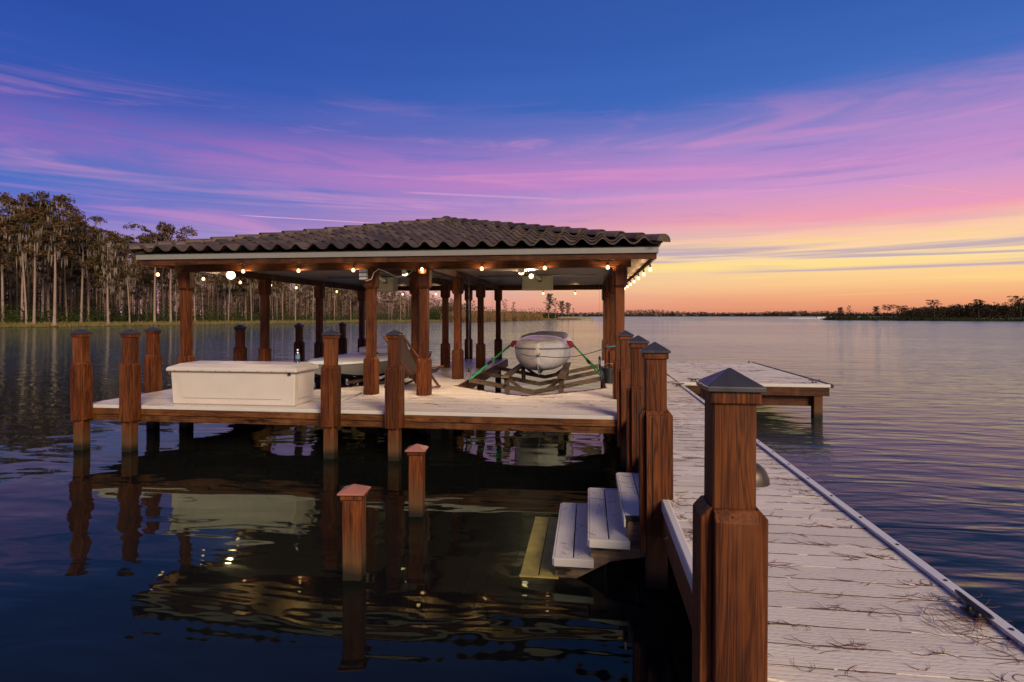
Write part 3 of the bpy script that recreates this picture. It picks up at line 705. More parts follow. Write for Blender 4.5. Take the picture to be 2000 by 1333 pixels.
# slip rims
for (a, b, nose, n0) in ((-2.36, 0.30, -0.98, 8.90), (-6.25, -3.66, -4.95, 8.95)):
    for side in (a, b):
        MB().box(side - 0.02, side + 0.02, n0 + 1.15, V1, -0.24, -0.03).build('slip_rim', 'beam_wood_y', deck)
        pts = [(nose + (side - nose) * min(1, (k / 8)) ** 0.75, n0 + 1.15 * k / 8) for k in range(9)]
        m = MB()
        for p, q in zip(pts, pts[1:]): m.bar((p[0], p[1], -0.055), (q[0], q[1], -0.055), 0.045, 0.12)
        m.build('slip_rim', 'beam_wood', deck)
for u in (-6.6, -3.41, -2.55, 0.40):
    for vv in (8.78, 11.12, 13.55, 16.25):
        MB().box(-0.075, 0.075, -0.075, 0.075, -3.2, -0.03).build('pile', 'stained_wood', deck, (u, vv, 0))
for vv in (7.9, 8.5): MB().box(U0 + 0.1, U1 - 0.05, vv - 0.02, vv + 0.02, -0.22, -0.03).build('joist', 'weathered_wood', deck)

# swim platform at the far right
plat = thing('swim_platform', 'raised square platform at the end of the walkway with dark brown beams', 'dock')
P0, P1, PV0, PV1 = 1.66, 4.28, 11.02, 16.05
m2 = board_mesh('deck_board', P1 - P0 - 0.02, PITCH - GAP, 'deck')
v = PV0 + 0.02
while v < PV1 - 0.12:
    obj('deck_board', m2, plat, (P0, v, 0.004)); v += PITCH
MB().box(P0, P1, PV0 - 0.055, PV0 + 0.014, -0.05, 0.012).build('bumper_trim', 'white_trim', plat, bevel=0.012)
MB().box(P1 - 0.015, P1 + 0.05, PV0 - 0.055, PV1, -0.05, 0.014).build('bumper_trim', 'dark_rope', plat, bevel=0.012)
MB().box(P0, P1 - 0.02, PV0 - 0.035, PV0 + 0.0, -0.20, -0.053).build('rim_joist', 'beam_wood', plat, bevel=0.004)
MB().box(P1 - 0.055, P1 - 0.017, PV0 + .002, PV1, -0.20, -0.053).build('rim_joist', 'beam_wood_y', plat, bevel=0.004)
MB().box(P0, P1 - 0.12, PV0 + 0.10, PV0 + 0.14, -0.40, -0.205).build('cross_beam', 'beam_wood', plat, bevel=0.004)
MB().box(P0, P1 - 0.12, PV1 - 0.5, PV1 - 0.46, -0.36, -0.205).build('cross_beam', 'beam_wood', plat, bevel=0.004)
for (u, vv) in ((P1 - 0.20, PV0 + 0.06), (P1 - 0.2, PV1 - 0.4), (2.6, 13.3), (1.8, PV0 + 0.06)):
    MB().box(-0.075, 0.075, -0.075, 0.075, -3.2, -0.03).build('pile', 'stained_wood', plat, (u, vv, 0), bevel=0.006)

# ------------------------------------------------------------------ posts
SH = 0.070                                    # half width of a six-by-six
def clad_mesh(z0, z1, flip=False, wid=0.138, t=0.038, nm='cladding_board'):
    c = 0.034
    poly = [(0, z0), (-t, z0), (-t, z1 - c), (-0.008, z1), (0, z1)] if not flip else [(0, z0), (-0.008, z0), (-t, z0 + c), (-t, z1), (0, z1)]
    m = MB().prism(poly, 0, -wid / 2, wid / 2)
    return m.mesh(nm, 'stained_wood', bevel=0.003)
CAP = None
def cap_mesh(mat, a=0.094, e=0.016, rise=0.058):
    m = MB()
    m.add([(-a, -a, 0), (a, -a, 0), (a, a, 0), (-a, a, 0), (-a, -a, e), (a, -a, e), (a, a, e), (-a, a, e), (0, 0, e + rise)],
          [(3, 2, 1, 0), (0, 1, 5, 4), (1, 2, 6, 5), (2, 3, 7, 6), (3, 0, 4, 7), (4, 5, 8), (5, 6, 8), (6, 7, 8), (7, 4, 8)])
    return m.mesh('cap', mat, bevel=0.0025)
post_shaft = MB().box(-SH, SH, -SH, SH, -3.2, 0.985).mesh('shaft', 'stained_wood', bevel=0.006)
post_col = MB().box(-SH - 0.012, SH + 0.012, -SH - 0.012, SH + 0.012, 0.948, 0.990).mesh('collar', 'stained_wood', bevel=0.004)
post_cap = cap_mesh('cap_slate')
clads = {}
def clad(z0, z1, flip=False):
    k = (z0, z1, flip)
    if k not in clads: clads[k] = clad_mesh(z0, z1, flip)
    return clads[k]
def dock_post(u, v, label, group, zb=(-0.19, -0.19, -0.19, -0.19), jit=0.0, top=0.60):
    t = thing('dock_post', label, 'post', (u, v, 0), group, rgd.uniform(-0.02, 0.02))
    t.rotation_euler.x = rgd.uniform(-0.007, 0.007); t.rotation_euler.y = rgd.uniform(-0.007, 0.007)
    obj('shaft', post_shaft, t); obj('collar', post_col, t); obj('cap', post_cap, t, (0, 0, 0.989))
    for k, z0 in enumerate(zb):               # front, right, back, left
        r = k * pi / 2
        o = obj('cladding_board', clad(z0, top), t, (sin(r) * (SH + 0.001), -cos(r) * (SH + 0.001), 0), r)
    return t
fp = ['square capped dock post at the left front corner of the boathouse deck', 'square capped dock post second from the left, at the left end of the white box', 'capped dock post right of the white storage box on the deck front', 'capped dock post in front of the folded chair, fourth along the deck front']
for u, lb in zip(fr_posts, fp): dock_post(u, 7.135, lb, 'capped posts of the dock')
lp = [(-7.1, 8.65, 'capped post behind the white box on the left deck edge'), (-7.1, 11.05, 'capped post right of the first boathouse column, out on the left edge'), (-7.1, 13.5, 'capped post behind the water bottle on the left deck edge'), (-7.1, 16.05, 'farthest capped post at the back left, right of the third column')]
for u, v, lb in lp: dock_post(u, v, lb, 'capped posts of the dock')
rp = [(0.455, 7.22, 'farthest capped post on the walkway edge, against the boathouse corner'), (0.455, 5.42, 'second farthest capped post on the walkway edge, at top of the water steps'), (0.455, 4.06, 'capped post at the near end of the water steps'), (0.475, 2.07, 'big nearest capped post at the walkway edge in the foreground')]
for u, v, lb in rp: dock_post(u, v, lb, 'capped posts of the dock', (-0.12 if v > 3 else -0.05, 0.003, -0.05, -0.36))
def short_post(u, v, top, label):
    t = thing('mooring_post', label, 'post', (u, v, 0), 'short copper-capped posts in the water', 0.1)
    MB().box(-0.066, 0.066, -0.066, 0.066, -3.2, top).build('shaft', 'stained_wood', t, bevel=0.006)
    MB().box(-0.078, 0.078, -0.078, 0.078, top - 0.03, top + 0.008).build('collar', 'stained_wood', t, bevel=0.004)
    obj('cap', cap_mesh('cap_copper', 0.094, 0.012, 0.045), t, (0, 0, top + 0.007))
short_post(-1.64, 3.90, -0.01, 'nearer short copper-capped post standing in the dark water')
short_post(-1.58, 5.20, -0.01, 'farther short copper-capped post in the water before the deck')
t = thing('path_light', 'small bronze hooded light on the right side of the nearest post', 'lamp', (0.475 + SH, 2.07, 0.70))
m = MB(); prof = []
for k in range(7):
    a = k / 6 * pi / 2; prof.append((0.062 * cos(a), 0.072 * sin(a)))
vs = []; fs = []
for r, z in prof:
    for j in range(9): b = -pi / 2 + pi * j / 8; vs.append((0.003 + r * cos(b), r * sin(b), z - 0.03))
for i in range(6):
    for j in range(8): fs.append((i * 9 + j, i * 9 + j + 1, (i + 1) * 9 + j + 1, (i + 1) * 9 + j))
m.add(vs, fs + [tuple(range(8, -1, -1))]); m.build('hood', 'bronze', t, smooth=True, auto=50)
MB().box(0.001, 0.006, -0.05, 0.05, -0.05, 0.05).build('back_plate', 'bronze', t)

# ------------------------------------------------------------------ steps into the water
st = thing('water_steps', 'broad composite steps descending from the walkway into the water', 'steps')
wid = 1.18; v0 = 4.0
for k in range(6):
    z = -0.15 * (k + 1) + (0.005 if k == 3 else 0)
    uL, uR = 0.25 - 0.245 * k, 0.52 - 0.245 * k
    t = obj('tread', None, st, (uL, v0 + 0.02 * k, z))
    mat = 'tread' if k < 3 else 'moss_tread'
    vx0 = 0.09 if k == 0 else 0
    MB().box(0, 0.128, vx0 + 0.02, wid, -0.03, 0).build('tread_board', mat, t, bevel=0.004)
    MB().box(0.136, 0.27, vx0 + 0.02, wid, -0.03, 0).build('tread_board', mat, t, bevel=0.004)
    if k: MB().box(-0.004, 0.274, -0.012, 0.018, -0.055, 0.003).build('end_trim', mat if k > 2 else 'white_trim', t, bevel=0.004)
    else: MB().box(0.0, 0.27, vx0, vx0 + 0.018, -0.05, -0.002).build('end_trim', 'black_plastic', t)
    MB().box(0.0, 0.27, wid + 0.002, wid + 0.02, -0.05, 0.003).build('end_trim', mat if k > 2 else 'white_trim', t)
    if k < 3: MB().box(-0.014, -0.001, 0.0, wid, -0.05, 0.002).build('nose_trim', 'white_trim', t, bevel=0.003)
for vv in (v0 + 0.10, v0 + wid - 0.08):
    poly = [(0.52, -0.19), (0.27, -0.19), (0.26, -0.34), (0.02, -0.34), (0.01, -0.49), (-0.23, -0.49), (-0.24, -0.64), (-0.47, -0.64), (-0.48, -0.79), (-0.72, -0.79), (-0.73, -0.94), (-0.98, -0.95), (-0.98, -1.1), (0.15, -0.47), (0.52, -0.40)]
    m = MB(); n = len(poly)
    vs = [(p[0], vv - 0.02, p[1]) for p in poly] + [(p[0], vv + 0.02, p[1]) for p in poly]
    m.add(vs, [tuple(range(n)), tuple(range(2 * n - 1, n - 1, -1))] + [(i, i + n, (i + 1) % n + n, (i + 1) % n) for i in range(n)])
    m.build('stringer', 'weathered_wood', st)

# ------------------------------------------------------------------ boathouse
bh = thing('boathouse', 'open boathouse with brown timber columns and a hipped dark tile roof', 'boathouse')
CU, CV = (-6.60, -3.41, -2.55, 0.46), (8.78, 11.12, 13.55, 16.25)
ZB, ZC = 1.965, 2.095                          # beam underside, ceiling
col_shaft = MB().box(-0.066, 0.066, -0.066, 0.066, -0.001, ZB).mesh('shaft', 'stained_wood', bevel=0.005)
for i, u in enumerate(CU):
    for j, vv in enumerate(CV):
        c = obj('column', None, bh, (u, vv, 0.001))
        obj('shaft', col_shaft, c)
        for k in range(4):
            r = k * pi / 2
            obj('base_board', clad(0.002, 0.58), c, (sin(r) * 0.067, -cos(r) * 0.067, 0), r)
            obj('top_board', clad(1.66, ZB - 0.002, True), c, (sin(r) * 0.067, -cos(r) * 0.067, 0), r)
E0, E1, F0, F1 = -7.05, 0.94, 8.28, 16.72      # eave rectangle
MB().box(CU[0] - 0.16, CU[3] + 0.16, CV[0] - 0.075, CV[0] + 0.075, ZB, ZC + 0.05).build('header_beam', 'beam_wood', bh, bevel=0.005)
MB().box(CU[0] - 0.16, CU[3] + 0.16, CV[3] - 0.075, CV[3] + 0.075, ZB, ZC + 0.05).build('header_beam', 'beam_wood', bh, bevel=0.005)
for u in CU: MB().box(u - 0.062, u + 0.062, CV[0] + 0.077, CV[3] - 0.077, ZB + 0.004, ZC + 0.05).build('side_beam', 'beam_wood_y', bh, bevel=0.005)
pl = MB().box(E0 + 0.03, E1 - 0.03, 0, 0.272, 0, 0.012).mesh('ceiling_plank', 'ceiling_white', bevel=0.004)
v = F0 + 0.03; 
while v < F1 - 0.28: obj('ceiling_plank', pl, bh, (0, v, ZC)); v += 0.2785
# fascia: pale board above, brown board below, on four sides
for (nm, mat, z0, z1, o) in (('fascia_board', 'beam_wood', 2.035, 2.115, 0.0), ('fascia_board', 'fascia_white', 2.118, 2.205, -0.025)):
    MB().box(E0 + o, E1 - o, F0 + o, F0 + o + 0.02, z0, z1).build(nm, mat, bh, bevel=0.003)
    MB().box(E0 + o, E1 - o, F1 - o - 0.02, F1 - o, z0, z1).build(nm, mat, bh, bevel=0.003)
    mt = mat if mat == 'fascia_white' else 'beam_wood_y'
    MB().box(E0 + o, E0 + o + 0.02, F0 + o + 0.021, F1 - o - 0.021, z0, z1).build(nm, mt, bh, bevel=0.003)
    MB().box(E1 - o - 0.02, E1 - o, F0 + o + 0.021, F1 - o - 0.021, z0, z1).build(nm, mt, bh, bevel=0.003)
# roof
roof = obj('roof', None, bh)
PIT = 0.252; AL = math.atan(PIT); ZE = 2.225
um, hw = (E0 + E1) / 2, (E1 - E0) / 2 + 0.04
A0, A1, B0, B1 = E0 - 0.04, E1 + 0.04, F0 - 0.04, F1 + 0.04
ap0, ap1 = B0 + hw, B1 - hw
zr_ = ZE + PIT * hw
MB().add([(A0, B0, ZE - 0.02), (A1, B0, ZE - 0.02), (A1, B1, ZE - 0.02), (A0, B1, ZE - 0.02), (um, ap0, zr_ - 0.02), (um, ap1, zr_ - 0.02)],
         [(3, 2, 1, 0), (0, 1, 4), (1, 2, 5, 4), (2, 3, 5), (3, 0, 4, 5)]).build('underlay', 'black_metal', roof)
TP, TL, EXPO = 0.2855, 0.40, 0.335
def tile_geo():
    m = MB(); N = 12; vs = []
    def prof(t):                              # rounded hump then shallow pan
        return 0.032 + 0.043 * cos(2 * pi * (t - 0.36)) + 0.006 * cos(4 * pi * (t - 0.36))
    for (yy, lift) in ((-0.03, 0.046), (TL, 0.0)):
        for th_ in (0.0, -0.024):
            for k in range(N + 1):
                t = k / N; vs.append((t * TP * 1.02, yy, prof(t) + lift + th_))
    R = N + 1; fs = []
    for k in range(N):
        fs.append((k, k + 1, 2 * R + k + 1, 2 * R + k)); fs.append((R + k + 1, R + k, 3 * R + k, 3 * R + k + 1))
        fs.append((k + 1, k, R + k, R + k + 1))
    fs.append((0, 2 * R, 3 * R, R)); fs.append((N, R + N, 3 * R + N, 2 * R + N))
    m.add(vs, fs); return m
TG = tile_geo()
tile_me = TG.mesh('roof_tile', 'roof_tile', smooth=True, auto=40)
CA, SA = cos(AL), sin(AL)
def slope_tiles(width, rows, frame, apexw, singles, stuffname=None):
    """frame(x, h, n): slope coordinates -> world; triangular or trapezoid slope"""
    mb = MB(); ncol = int(round(width / TP)); off = (width - ncol * TP) / 2
    rg2 = random.Random(int(width * 100) + rows)
    for r in range(rows):
        y0 = r * EXPO + 0.005
        h0, h1 = y0 * CA, (y0 + TL) * CA
        for c in range(ncol):
            x0 = off + c * TP; x1 = x0 + TP
            if x1 < h0 or x0 > width - h0: continue
            inside = x0 >= h1 - 0.02 and x1 <= width - h1 + 0.02
            dz = rg2.uniform(-0.003, 0.003)
            vs = []
            for (x, y, z) in TG.v: vs.append((x0 + x, (y0 + y), z + dz))
            if inside and singles:
                o = obj('roof_tile', tile_me, roof)
                o.matrix_world = frame.to_4x4_at(x0, y0, dz)
                continue
            me = bpy.data.meshes.new('roof_tile'); me.from_pydata(vs, [], TG.f)
            bm = bmesh.new(); bm.from_mesh(me)
            if not inside:
                for (pt, no) in (((0, 0, 0), Vector((-1 / CA if False else -1, CA, 0)).normalized()), ((width, 0, 0), Vector((1, CA, 0)).normalized())):
                    bmesh.ops.bisect_plane(bm, geom=bm.verts[:] + bm.edges[:] + bm.faces[:], plane_co=pt, plane_no=no, clear_outer=True)
            if len(bm.faces) == 0: bm.free(); continue
            if singles:
                bm.to_mesh(me); bm.free(); me.materials.append(MATS['roof_tile']); me.shade_smooth(); me.set_sharp_from_angle(angle=radians(40))
                o = obj('roof_tile', me, roof); o.matrix_world = frame.to_4x4_at(0, 0, 0)
            else:
                bm.verts.index_update(); M = frame.to_4x4_at(0, 0, 0)
                mb.add([M @ v.co for v in bm.verts], [[v.index for v in f.verts] for f in bm.faces]); bm.free()
    if not singles:
        o = mb.build('roof_tiles', 'roof_tile', roof, smooth=True, auto=40); o['kind'] = 'stuff'
class Frame:
    def __init__(self, origin, xdir):
        self.o = Vector(origin); self.x = Vector(xdir); inward = Vector((-self.x.y, self.x.x, 0))
        self.y = inward * CA + Vector((0, 0, SA)); self.z = self.x.cross(self.y)
    def to_4x4_at(self, x, y, z):
        p = self.o + self.x * x + self.y * y + self.z * z
        M = Matrix((self.x, self.y, self.z)).transposed().to_4x4(); M.translation = p
        return M
rows = int(hw / CA / EXPO) + 1
slope_tiles(A1 - A0, rows, Frame((A0, B0, ZE), (1, 0, 0)), 0, True)
slope_tiles(B1 - B0, rows, Frame((A1, B0, ZE), (0, 1, 0)), 0, False)
slope_tiles(B1 - B0, rows, Frame((A0, B1, ZE), (0, -1, 0)), 0, False)
slope_tiles(A1 - A0, rows, Frame((A1, B1, ZE), (-1, 0, 0)), 0, False)
# hip and ridge barrel tiles
def barrel(L, r0, r1):
    m = MB(); N = 8; vs = []
    for (y, r) in ((0, r0), (L, r1)):
        for tt in (0, 0.018):
            for k in range(N + 1):
                a = pi * k / N * 1.0; vs.append(((r - tt) * cos(a) * 1.12, y, (r - tt) * sin(a) * 0.82))
    R = N + 1; fs = []
    for k in range(N):
        fs += [(k + 1, k, 2 * R + k, 2 * R + k + 1), (R + k, R + k + 1, 3 * R + k + 1, 3 * R + k), (k, k + 1, R + k + 1, R + k)]
    m.add(vs, fs); return m
hip_me = barrel(0.46, 0.120, 0.098).mesh('hip_tile', 'roof_tile', smooth=True, auto=40)
end_m = barrel(0.46, 0.130, 0.10); n0 = len(end_m.v)
end_m.add([((0.130) * cos(pi * k / 8) * 1.12, 0.004, 0.130 * sin(pi * k / 8) * 0.82) for k in range(9)], [tuple(range(9))])
end_me = end_m.mesh('hip_tile', 'roof_tile', smooth=True, auto=40)
def hip_run(a, b):
    a, b = Vector(a), Vector(b); d = (b - a); L = d.length; d.normalize(); s = Vector((d.y, -d.x, 0)).normalized(); n = s.cross(d)
    k = 0; pos = -0.06
    while pos < L - 0.1:
        o = obj('hip_tile', end_me if k == 0 else hip_me, roof)
        tilt = 0.035
        dd = (d - n * tilt).normalized(); nn = s.cross(dd)
        M = Matrix((s, dd, nn)).transposed().to_4x4(); M.translation = a + d * pos + n * 0.052
        o.matrix_world = M; pos += 0.395; k += 1
for a, b in (((A0, B0, ZE), (um, ap0, zr_)), ((A1, B0, ZE), (um, ap0, zr_)), ((A0, B1, ZE), (um, ap1, zr_)), ((A1, B1, ZE), (um, ap1, zr_)), ((um, ap0, zr_), (um, ap1, zr_))):
    hip_run(a, b)

# ------------------------------------------------------------------ string lights and fixtures
bulb_prof = [(0.006, 0.0), (0.020, -0.012), (0.027, -0.032), (0.024, -0.050), (0.012, -0.060), (0.002, -0.062)]
bulb_me = MB().lathe(bulb_prof[::-1], n=10).mesh('bulb', 'bulb_lit', smooth=True)
sock_me = MB().lathe([(0.013, 0.0), (0.014, 0.035), (0.009, 0.045)][::1], n=8).mesh('socket', 'black_plastic', smooth=True)
def string_lights(name, label, ends, bulbs, power, drop=0.05):
    t = thing(name, label, 'string lights', (0, 0, 0), 'strings of bulbs under the boathouse eaves')
    for p in bulbs:
        p = Vector(p)
        b = obj('bulb', bulb_me, t, p)
        obj('socket', sock_me, b)
        MB().tube([(0, 0, 0.04), (0, 0, 0.045 + drop)], 0.003, 4).build('hook', 'black_plastic', b)
        ld = bpy.data.lights.new('bulb_light', 'SPOT'); ld.energy = power; ld.color = (1.0, 0.56, 0.24); ld.shadow_soft_size = 0.03; ld.spot_size = radians(170); ld.spot_blend = 0.6
        lo = bpy.data.objects.new('bulb_light', ld); COL.objects.link(lo); lo.parent = t; lo.location = p + Vector((0, 0, -0.085)); lo.rotation_euler = (pi, 0, 0)
    m = MB()
    pts = [Vector(q) for q in ends[:1]] + [Vector(b) + Vector((0, 0, 0.045 + drop)) for b in bulbs] + [Vector(q) for q in ends[1:]]
    path = []
    for a, b in zip(pts, pts[1:]):
        for k in range(6):
            s = k / 6; q = a.lerp(b, s); q.z -= 0.0 * sin(pi * s); path.append(q)
    path.append(pts[-1]); m.tube(path, 0.0035, 4); m.build('wire', 'black_plastic', t)
fb = []
for px in (475, 583, 690, 824, 941, 1064, 1187):
    u, z = at_v(px, 527, 8.655); fb.append((u, 8.655, 1.985))
string_lights('string_lights', 'string of glowing amber bulbs along the front header beam', [(-6.6, 8.66, 2.075), (0.55, 8.66, 2.075)], fb, 14.0)
string_lights('string_lights', 'string of pale bulbs under the right eave against the sunset', [(0.90, 8.4, 2.02), (0.90, 15.9, 2.02)], [(0.90, 8.75 + 1.02 * k, 1.955) for k in range(7)], 6.0, 0.02)
string_lights('string_lights', 'string of bulbs along the left eave before the cypresses', [(-6.99, 8.4, 2.02), (-6.99, 16.3, 2.02)], [(-6.99, 8.62 + 1.13 * k, 1.945) for k in range(7)], 8.0, 0.02)
string_lights('string_lights', 'two bulbs hanging under the back beam above the boat', [(-2.3, 16.36, 1.96), (0.3, 16.36, 1.96)], [(-1.28, 16.36, 1.90), (-0.38, 16.36, 1.90), (-4.4, 16.36, 1.90), (-5.4, 16.36, 1.90)], 5.0, 0.02)
# white junction box on the second front column
u, z = at_v(712, 537, 8.66)
t = thing('junction_box', 'small white lit junction box atop the second front column', 'box', (u, 8.62, z))
MB().box(-0.058, 0.058, -0.04, 0.04, -0.08, 0.08).build('case', 'white_trim', t, bevel=0.008)
for zz in (-0.035, 0.03): MB().box(-0.064, 0.064, -0.046, 0.0, zz - 0.006, zz + 0.006).build('band', 'black_metal', t)
MB().tube([(0.0, 0, -0.08), (0.05, 0, -0.10), (0.13, 0, -0.07), (0.16, 0.02, 0.03), (0.22, 0.06, 0.09), (0.30, 0.1, 0.06), (0.42, 0.3, -0.02), (0.55, 0.5, 0.02), (0.6, 0.6, 0.10)], 0.007, 6).build('cable', 'white_trim', t, smooth=True)
# floodlight under the ceiling in the middle bay and two on the lift drives
def flood(loc, label, power, aim, lr=0.045):
    t = thing('ceiling_lamp', label, 'lamp', loc)
    MB().lathe([(0.035, 0), (0.04, 0.02), (0.02, 0.05)], n=12).build('base', 'white_trim', t)
    m = MB().tube([(0, 0, 0.0), Vector(aim) * 0.06, Vector(aim) * 0.12], [0.02, lr * 0.8, lr * 1.1], 12); m.build('shade', 'pvc', t, smooth=True, auto=50)
    p = Vector(aim) * 0.124
    MB().tube([p, p + Vector(aim) * 0.02, p + Vector(aim) * 0.035], [lr, lr * 0.9, lr * 0.5], 12).build('lens', 'lamp_lit', t, smooth=True)
    ld = bpy.data.lights.new('lamp_light', 'SPOT'); ld.energy = power; ld.color = (1.0, 0.72, 0.44); ld.shadow_soft_size = 0.04; ld.spot_size = radians(125); ld.spot_blend = 0.5
    lo = bpy.data.objects.new('lamp_light', ld); COL.objects.link(lo); lo.parent = t; lo.location = p + Vector(aim) * 0.03
    lo.rotation_euler = (-Vector(aim)).to_track_quat('Z', 'Y').to_euler()
flood((-2.98, 9.05, ZC - 0.06), 'lit lamp under the ceiling between the middle column rows', 220.0, Vector((0.1, 0.42, -0.85)).normalized())
flood((-1.05, 8.98, ZC - 0.06), 'added lamp behind the header beam of the right bay, brightening the deck', 170.0, Vector((0.0, 0.40, -0.87)).normalized())  # added downlight aimed inward to warm and brighten the deck under the roof
uu, zz = at_v(455, 547, 9.9)
flood((uu - 0.05, 9.9, zz + 0.06), 'blazing lamp under the beam of the left bay', 80.0, Vector((0.55, -0.75, 0.15)).normalized(), 0.075)
flood((-1.05, 11.2, ZC - 0.13), 'lit lamp under the ceiling in front of the lift drive box', 130.0, Vector((-0.35, -0.8, 0.25)).normalized())
def drive(px, py, v, label, ww, hh):
    u, z = at_v(px, py, v)
    t = thing('lift_motor', label, 'boat lift motor', (u, v, z), 'boat lift drive boxes under the ceiling')
    MB().box(-ww / 2, ww / 2, -0.15, 0.15, -hh / 2, hh / 2).build('cover', 'motor_box', t, bevel=0.015)
    MB().box(-ww / 2 - 0.01, ww / 2 + 0.01, -0.16, 0.16, hh / 2 - 0.012, hh / 2 + 0.006).build('rim', 'pvc', t, bevel=0.004)
    MB().box(0.02, 0.10, -0.158, -0.148, hh / 2 - 0.12, hh / 2 - 0.02).build('slot', 'black_plastic', t)
    MB().tube([(0.07, -0.16, hh / 2 - 0.07), (0.0, -0.22, hh / 2 - 0.02), (-0.10, -0.30, hh / 2 + 0.04)], [0.035, 0.035, 0.045], 12).build('motor_end', 'pvc', t, smooth=True, auto=50)
    MB().tube([(-1.25, 0, hh / 2 + 0.02), (1.25, 0, hh / 2 + 0.02)], 0.022, 8).build('drive_shaft', 'steel', t, smooth=True)
    for s in (-1, 1): MB().box(s * ww * .4 - 0.02, s * ww * .4 + 0.02, -0.02, 0.02, hh / 2, ZC - z).build('bracket', 'steel', t)
drive(1050, 554, 12.2, 'beige lift drive box hanging in the right bay above the covered boat', 0.64, 0.29)
drive(752, 557, 11.6, 'beige lift drive box hanging in the left bay beside the lit lamp', 0.46, 0.28)

# ------------------------------------------------------------------ boat lifts
def boat_lift(uc, half, label, v_list, lo, hi_l, hi_r, top):
    t = thing('boat_lift', label, 'boat lift', (uc, 0, 0), 'boat lift cradles in the slips')
    for vv in v_list:
        for s, hz in ((-1, hi_l), (1, hi_r)):
            m = MB().prism([(0, lo), (s * half, hz), (s * half, hz + 0.085), (0, lo + 0.085)] if s > 0 else [(0, lo + 0.085), (-half, hz + 0.085), (-half, hz), (0, lo)], 1, vv - 0.025, vv + 0.025)
            m.build('cradle_beam', 'cradle_wood', t, bevel=0.004)
    for s in (-1, 1):
        MB().bar((s * 0.52, v_list[0] - 0.25, top), (s * 0.52, v_list[-1] + 0.4, top), 0.15, 0.04).build('bunk', 'cradle_wood', t, bevel=0.006)
        for vv in (v_list[0] - 0.03, v_list[-1] - 0.03):
            zb = lo - 0.03 + (hi_l if s < 0 else hi_r) * 0.25
            MB().bar((s * 0.50, vv - 0.015, zb), (s * 0.52, vv - 0.015, top - 0.022), 0.095, 0.035, (0, 1, 0)).build('stanchion', 'cradle_wood', t, bevel=0.004)
            MB().bar((s * 0.18, vv + 0.04, lo + 0.06), (s * 0.50, vv + 0.04, top - 0.05), 0.06, 0.03, (0, 1, 0)).build('brace', 'cradle_wood', t)
        hz = hi_l if s < 0 else hi_r
        for vv in (v_list[0] + 0.1, v_list[-1] + 0.1):
            x = s * (half + 0.03)
            MB().tube([(x - 0.02, vv, hz + 0.22), (x + 0.02, vv, hz + 0.22)], 0.045, 12).build('pulley', 'black_metal', t)
            MB().box(x - 0.03, x + 0.03, vv - 0.02, vv + 0.02, hz + 0.08, hz + 0.24).build('pulley_bracket', 'steel', t)
            for dv in (-0.045, 0.045): MB().tube([(x, vv + dv, hz + 0.24), (x, vv + dv, ZC - 0.02)], 0.0016, 4).build('cable', 'steel', t)
boat_lift(-1.02, 1.24, 'weathered timber cradle lift under the covered boat in right slip', (10.85, 12.2, 13.6), -0.245, -0.03, 0.03, 0.10)
boat_lift(-4.95, 1.18, 'weathered timber cradle lift under the white skiff in left slip', (10.6, 11.7, 12.8), -0.34, -0.12, -0.12, -0.02)

# ------------------------------------------------------------------ covered boat
bt = thing('covered_boat', 'small rounded pale boat under a grey cover on the right lift', 'boat', (-1.0, 11.35, 0.085))
def lerp_tab(tab, t):
    for (a, ya), (b, yb) in zip(tab, tab[1:]):
        if a <= t <= b:
            s = (t - a) / (b - a); return ya + (yb - ya) * s
    return tab[-1][1]
BEAM = [(0, 0.03), (0.04, 0.20), (0.10, 0.36), (0.2, 0.51), (0.32, 0.60), (0.5, 0.64), (0.75, 0.63), (1.0, 0.58)]
KEEL = [(0, 0.20), (0.05, 0.085), (0.12, 0.03), (0.25, 0.0), (1.0, 0.0)]
SHEER = [(0, 0.50), (0.2, 0.475), (0.5, 0.455), (1.0, 0.45)]
LEN = 3.6; NS = 22; NP = 11
hull = MB(); vs = []
for i in range(NS + 1):
    t = (i / NS) ** 1.5; b = lerp_tab(BEAM, t); kz = lerp_tab(KEEL, t); sz = lerp_tab(SHEER, t)
    for j in range(2 * NP + 1):
        s = (j - NP) / NP; q = abs(s)
        x = b * (sin(q * pi / 2) ** 0.72 if q > 0 else 0) * (1 if s >= 0 else -1)
        z = kz + (sz - kz) * (1 - cos(q * pi / 2) ** 0.75)
        vs.append((x, LEN * t, z))
R = 2 * NP + 1
fs = [(i * R + j, i * R + j + 1, (i + 1) * R + j + 1, (i + 1) * R + j) for i in range(NS) for j in range(2 * NP)]
fs.append(tuple(NS * R + j for j in range(R))); fs.append(tuple(j for j in range(R - 1, -1, -1)))
hull.add(vs, fs); hl_o = hull.build('hull', 'hull_silver', bt, smooth=True, auto=55)
MB().tube([(0, LEN * 0.24, -0.012), (0, 0.30, 0.02), (0, 0.09, 0.10), (0, -0.008, 0.24), (0, -0.012, 0.44)], [0.012, 0.014, 0.014, 0.012, 0.010], 6).build('stem_strip', 'white_trim', bt, smooth=True)
MB().box(-0.02, 0.02, 0.35, 2.9, -0.045, 0.006).build('keel', 'hull_grey', bt)
for s in (-1, 1):
    pts = []
    for i in range(NS + 1):
        t = (i / NS) ** 1.5; pts.append((s * (lerp_tab(BEAM, t) + 0.004), LEN * t, lerp_tab(SHEER, t)))
    MB().tube(pts, 0.014, 6).build('rub_rail', 'hull_grey', bt, smooth=True)
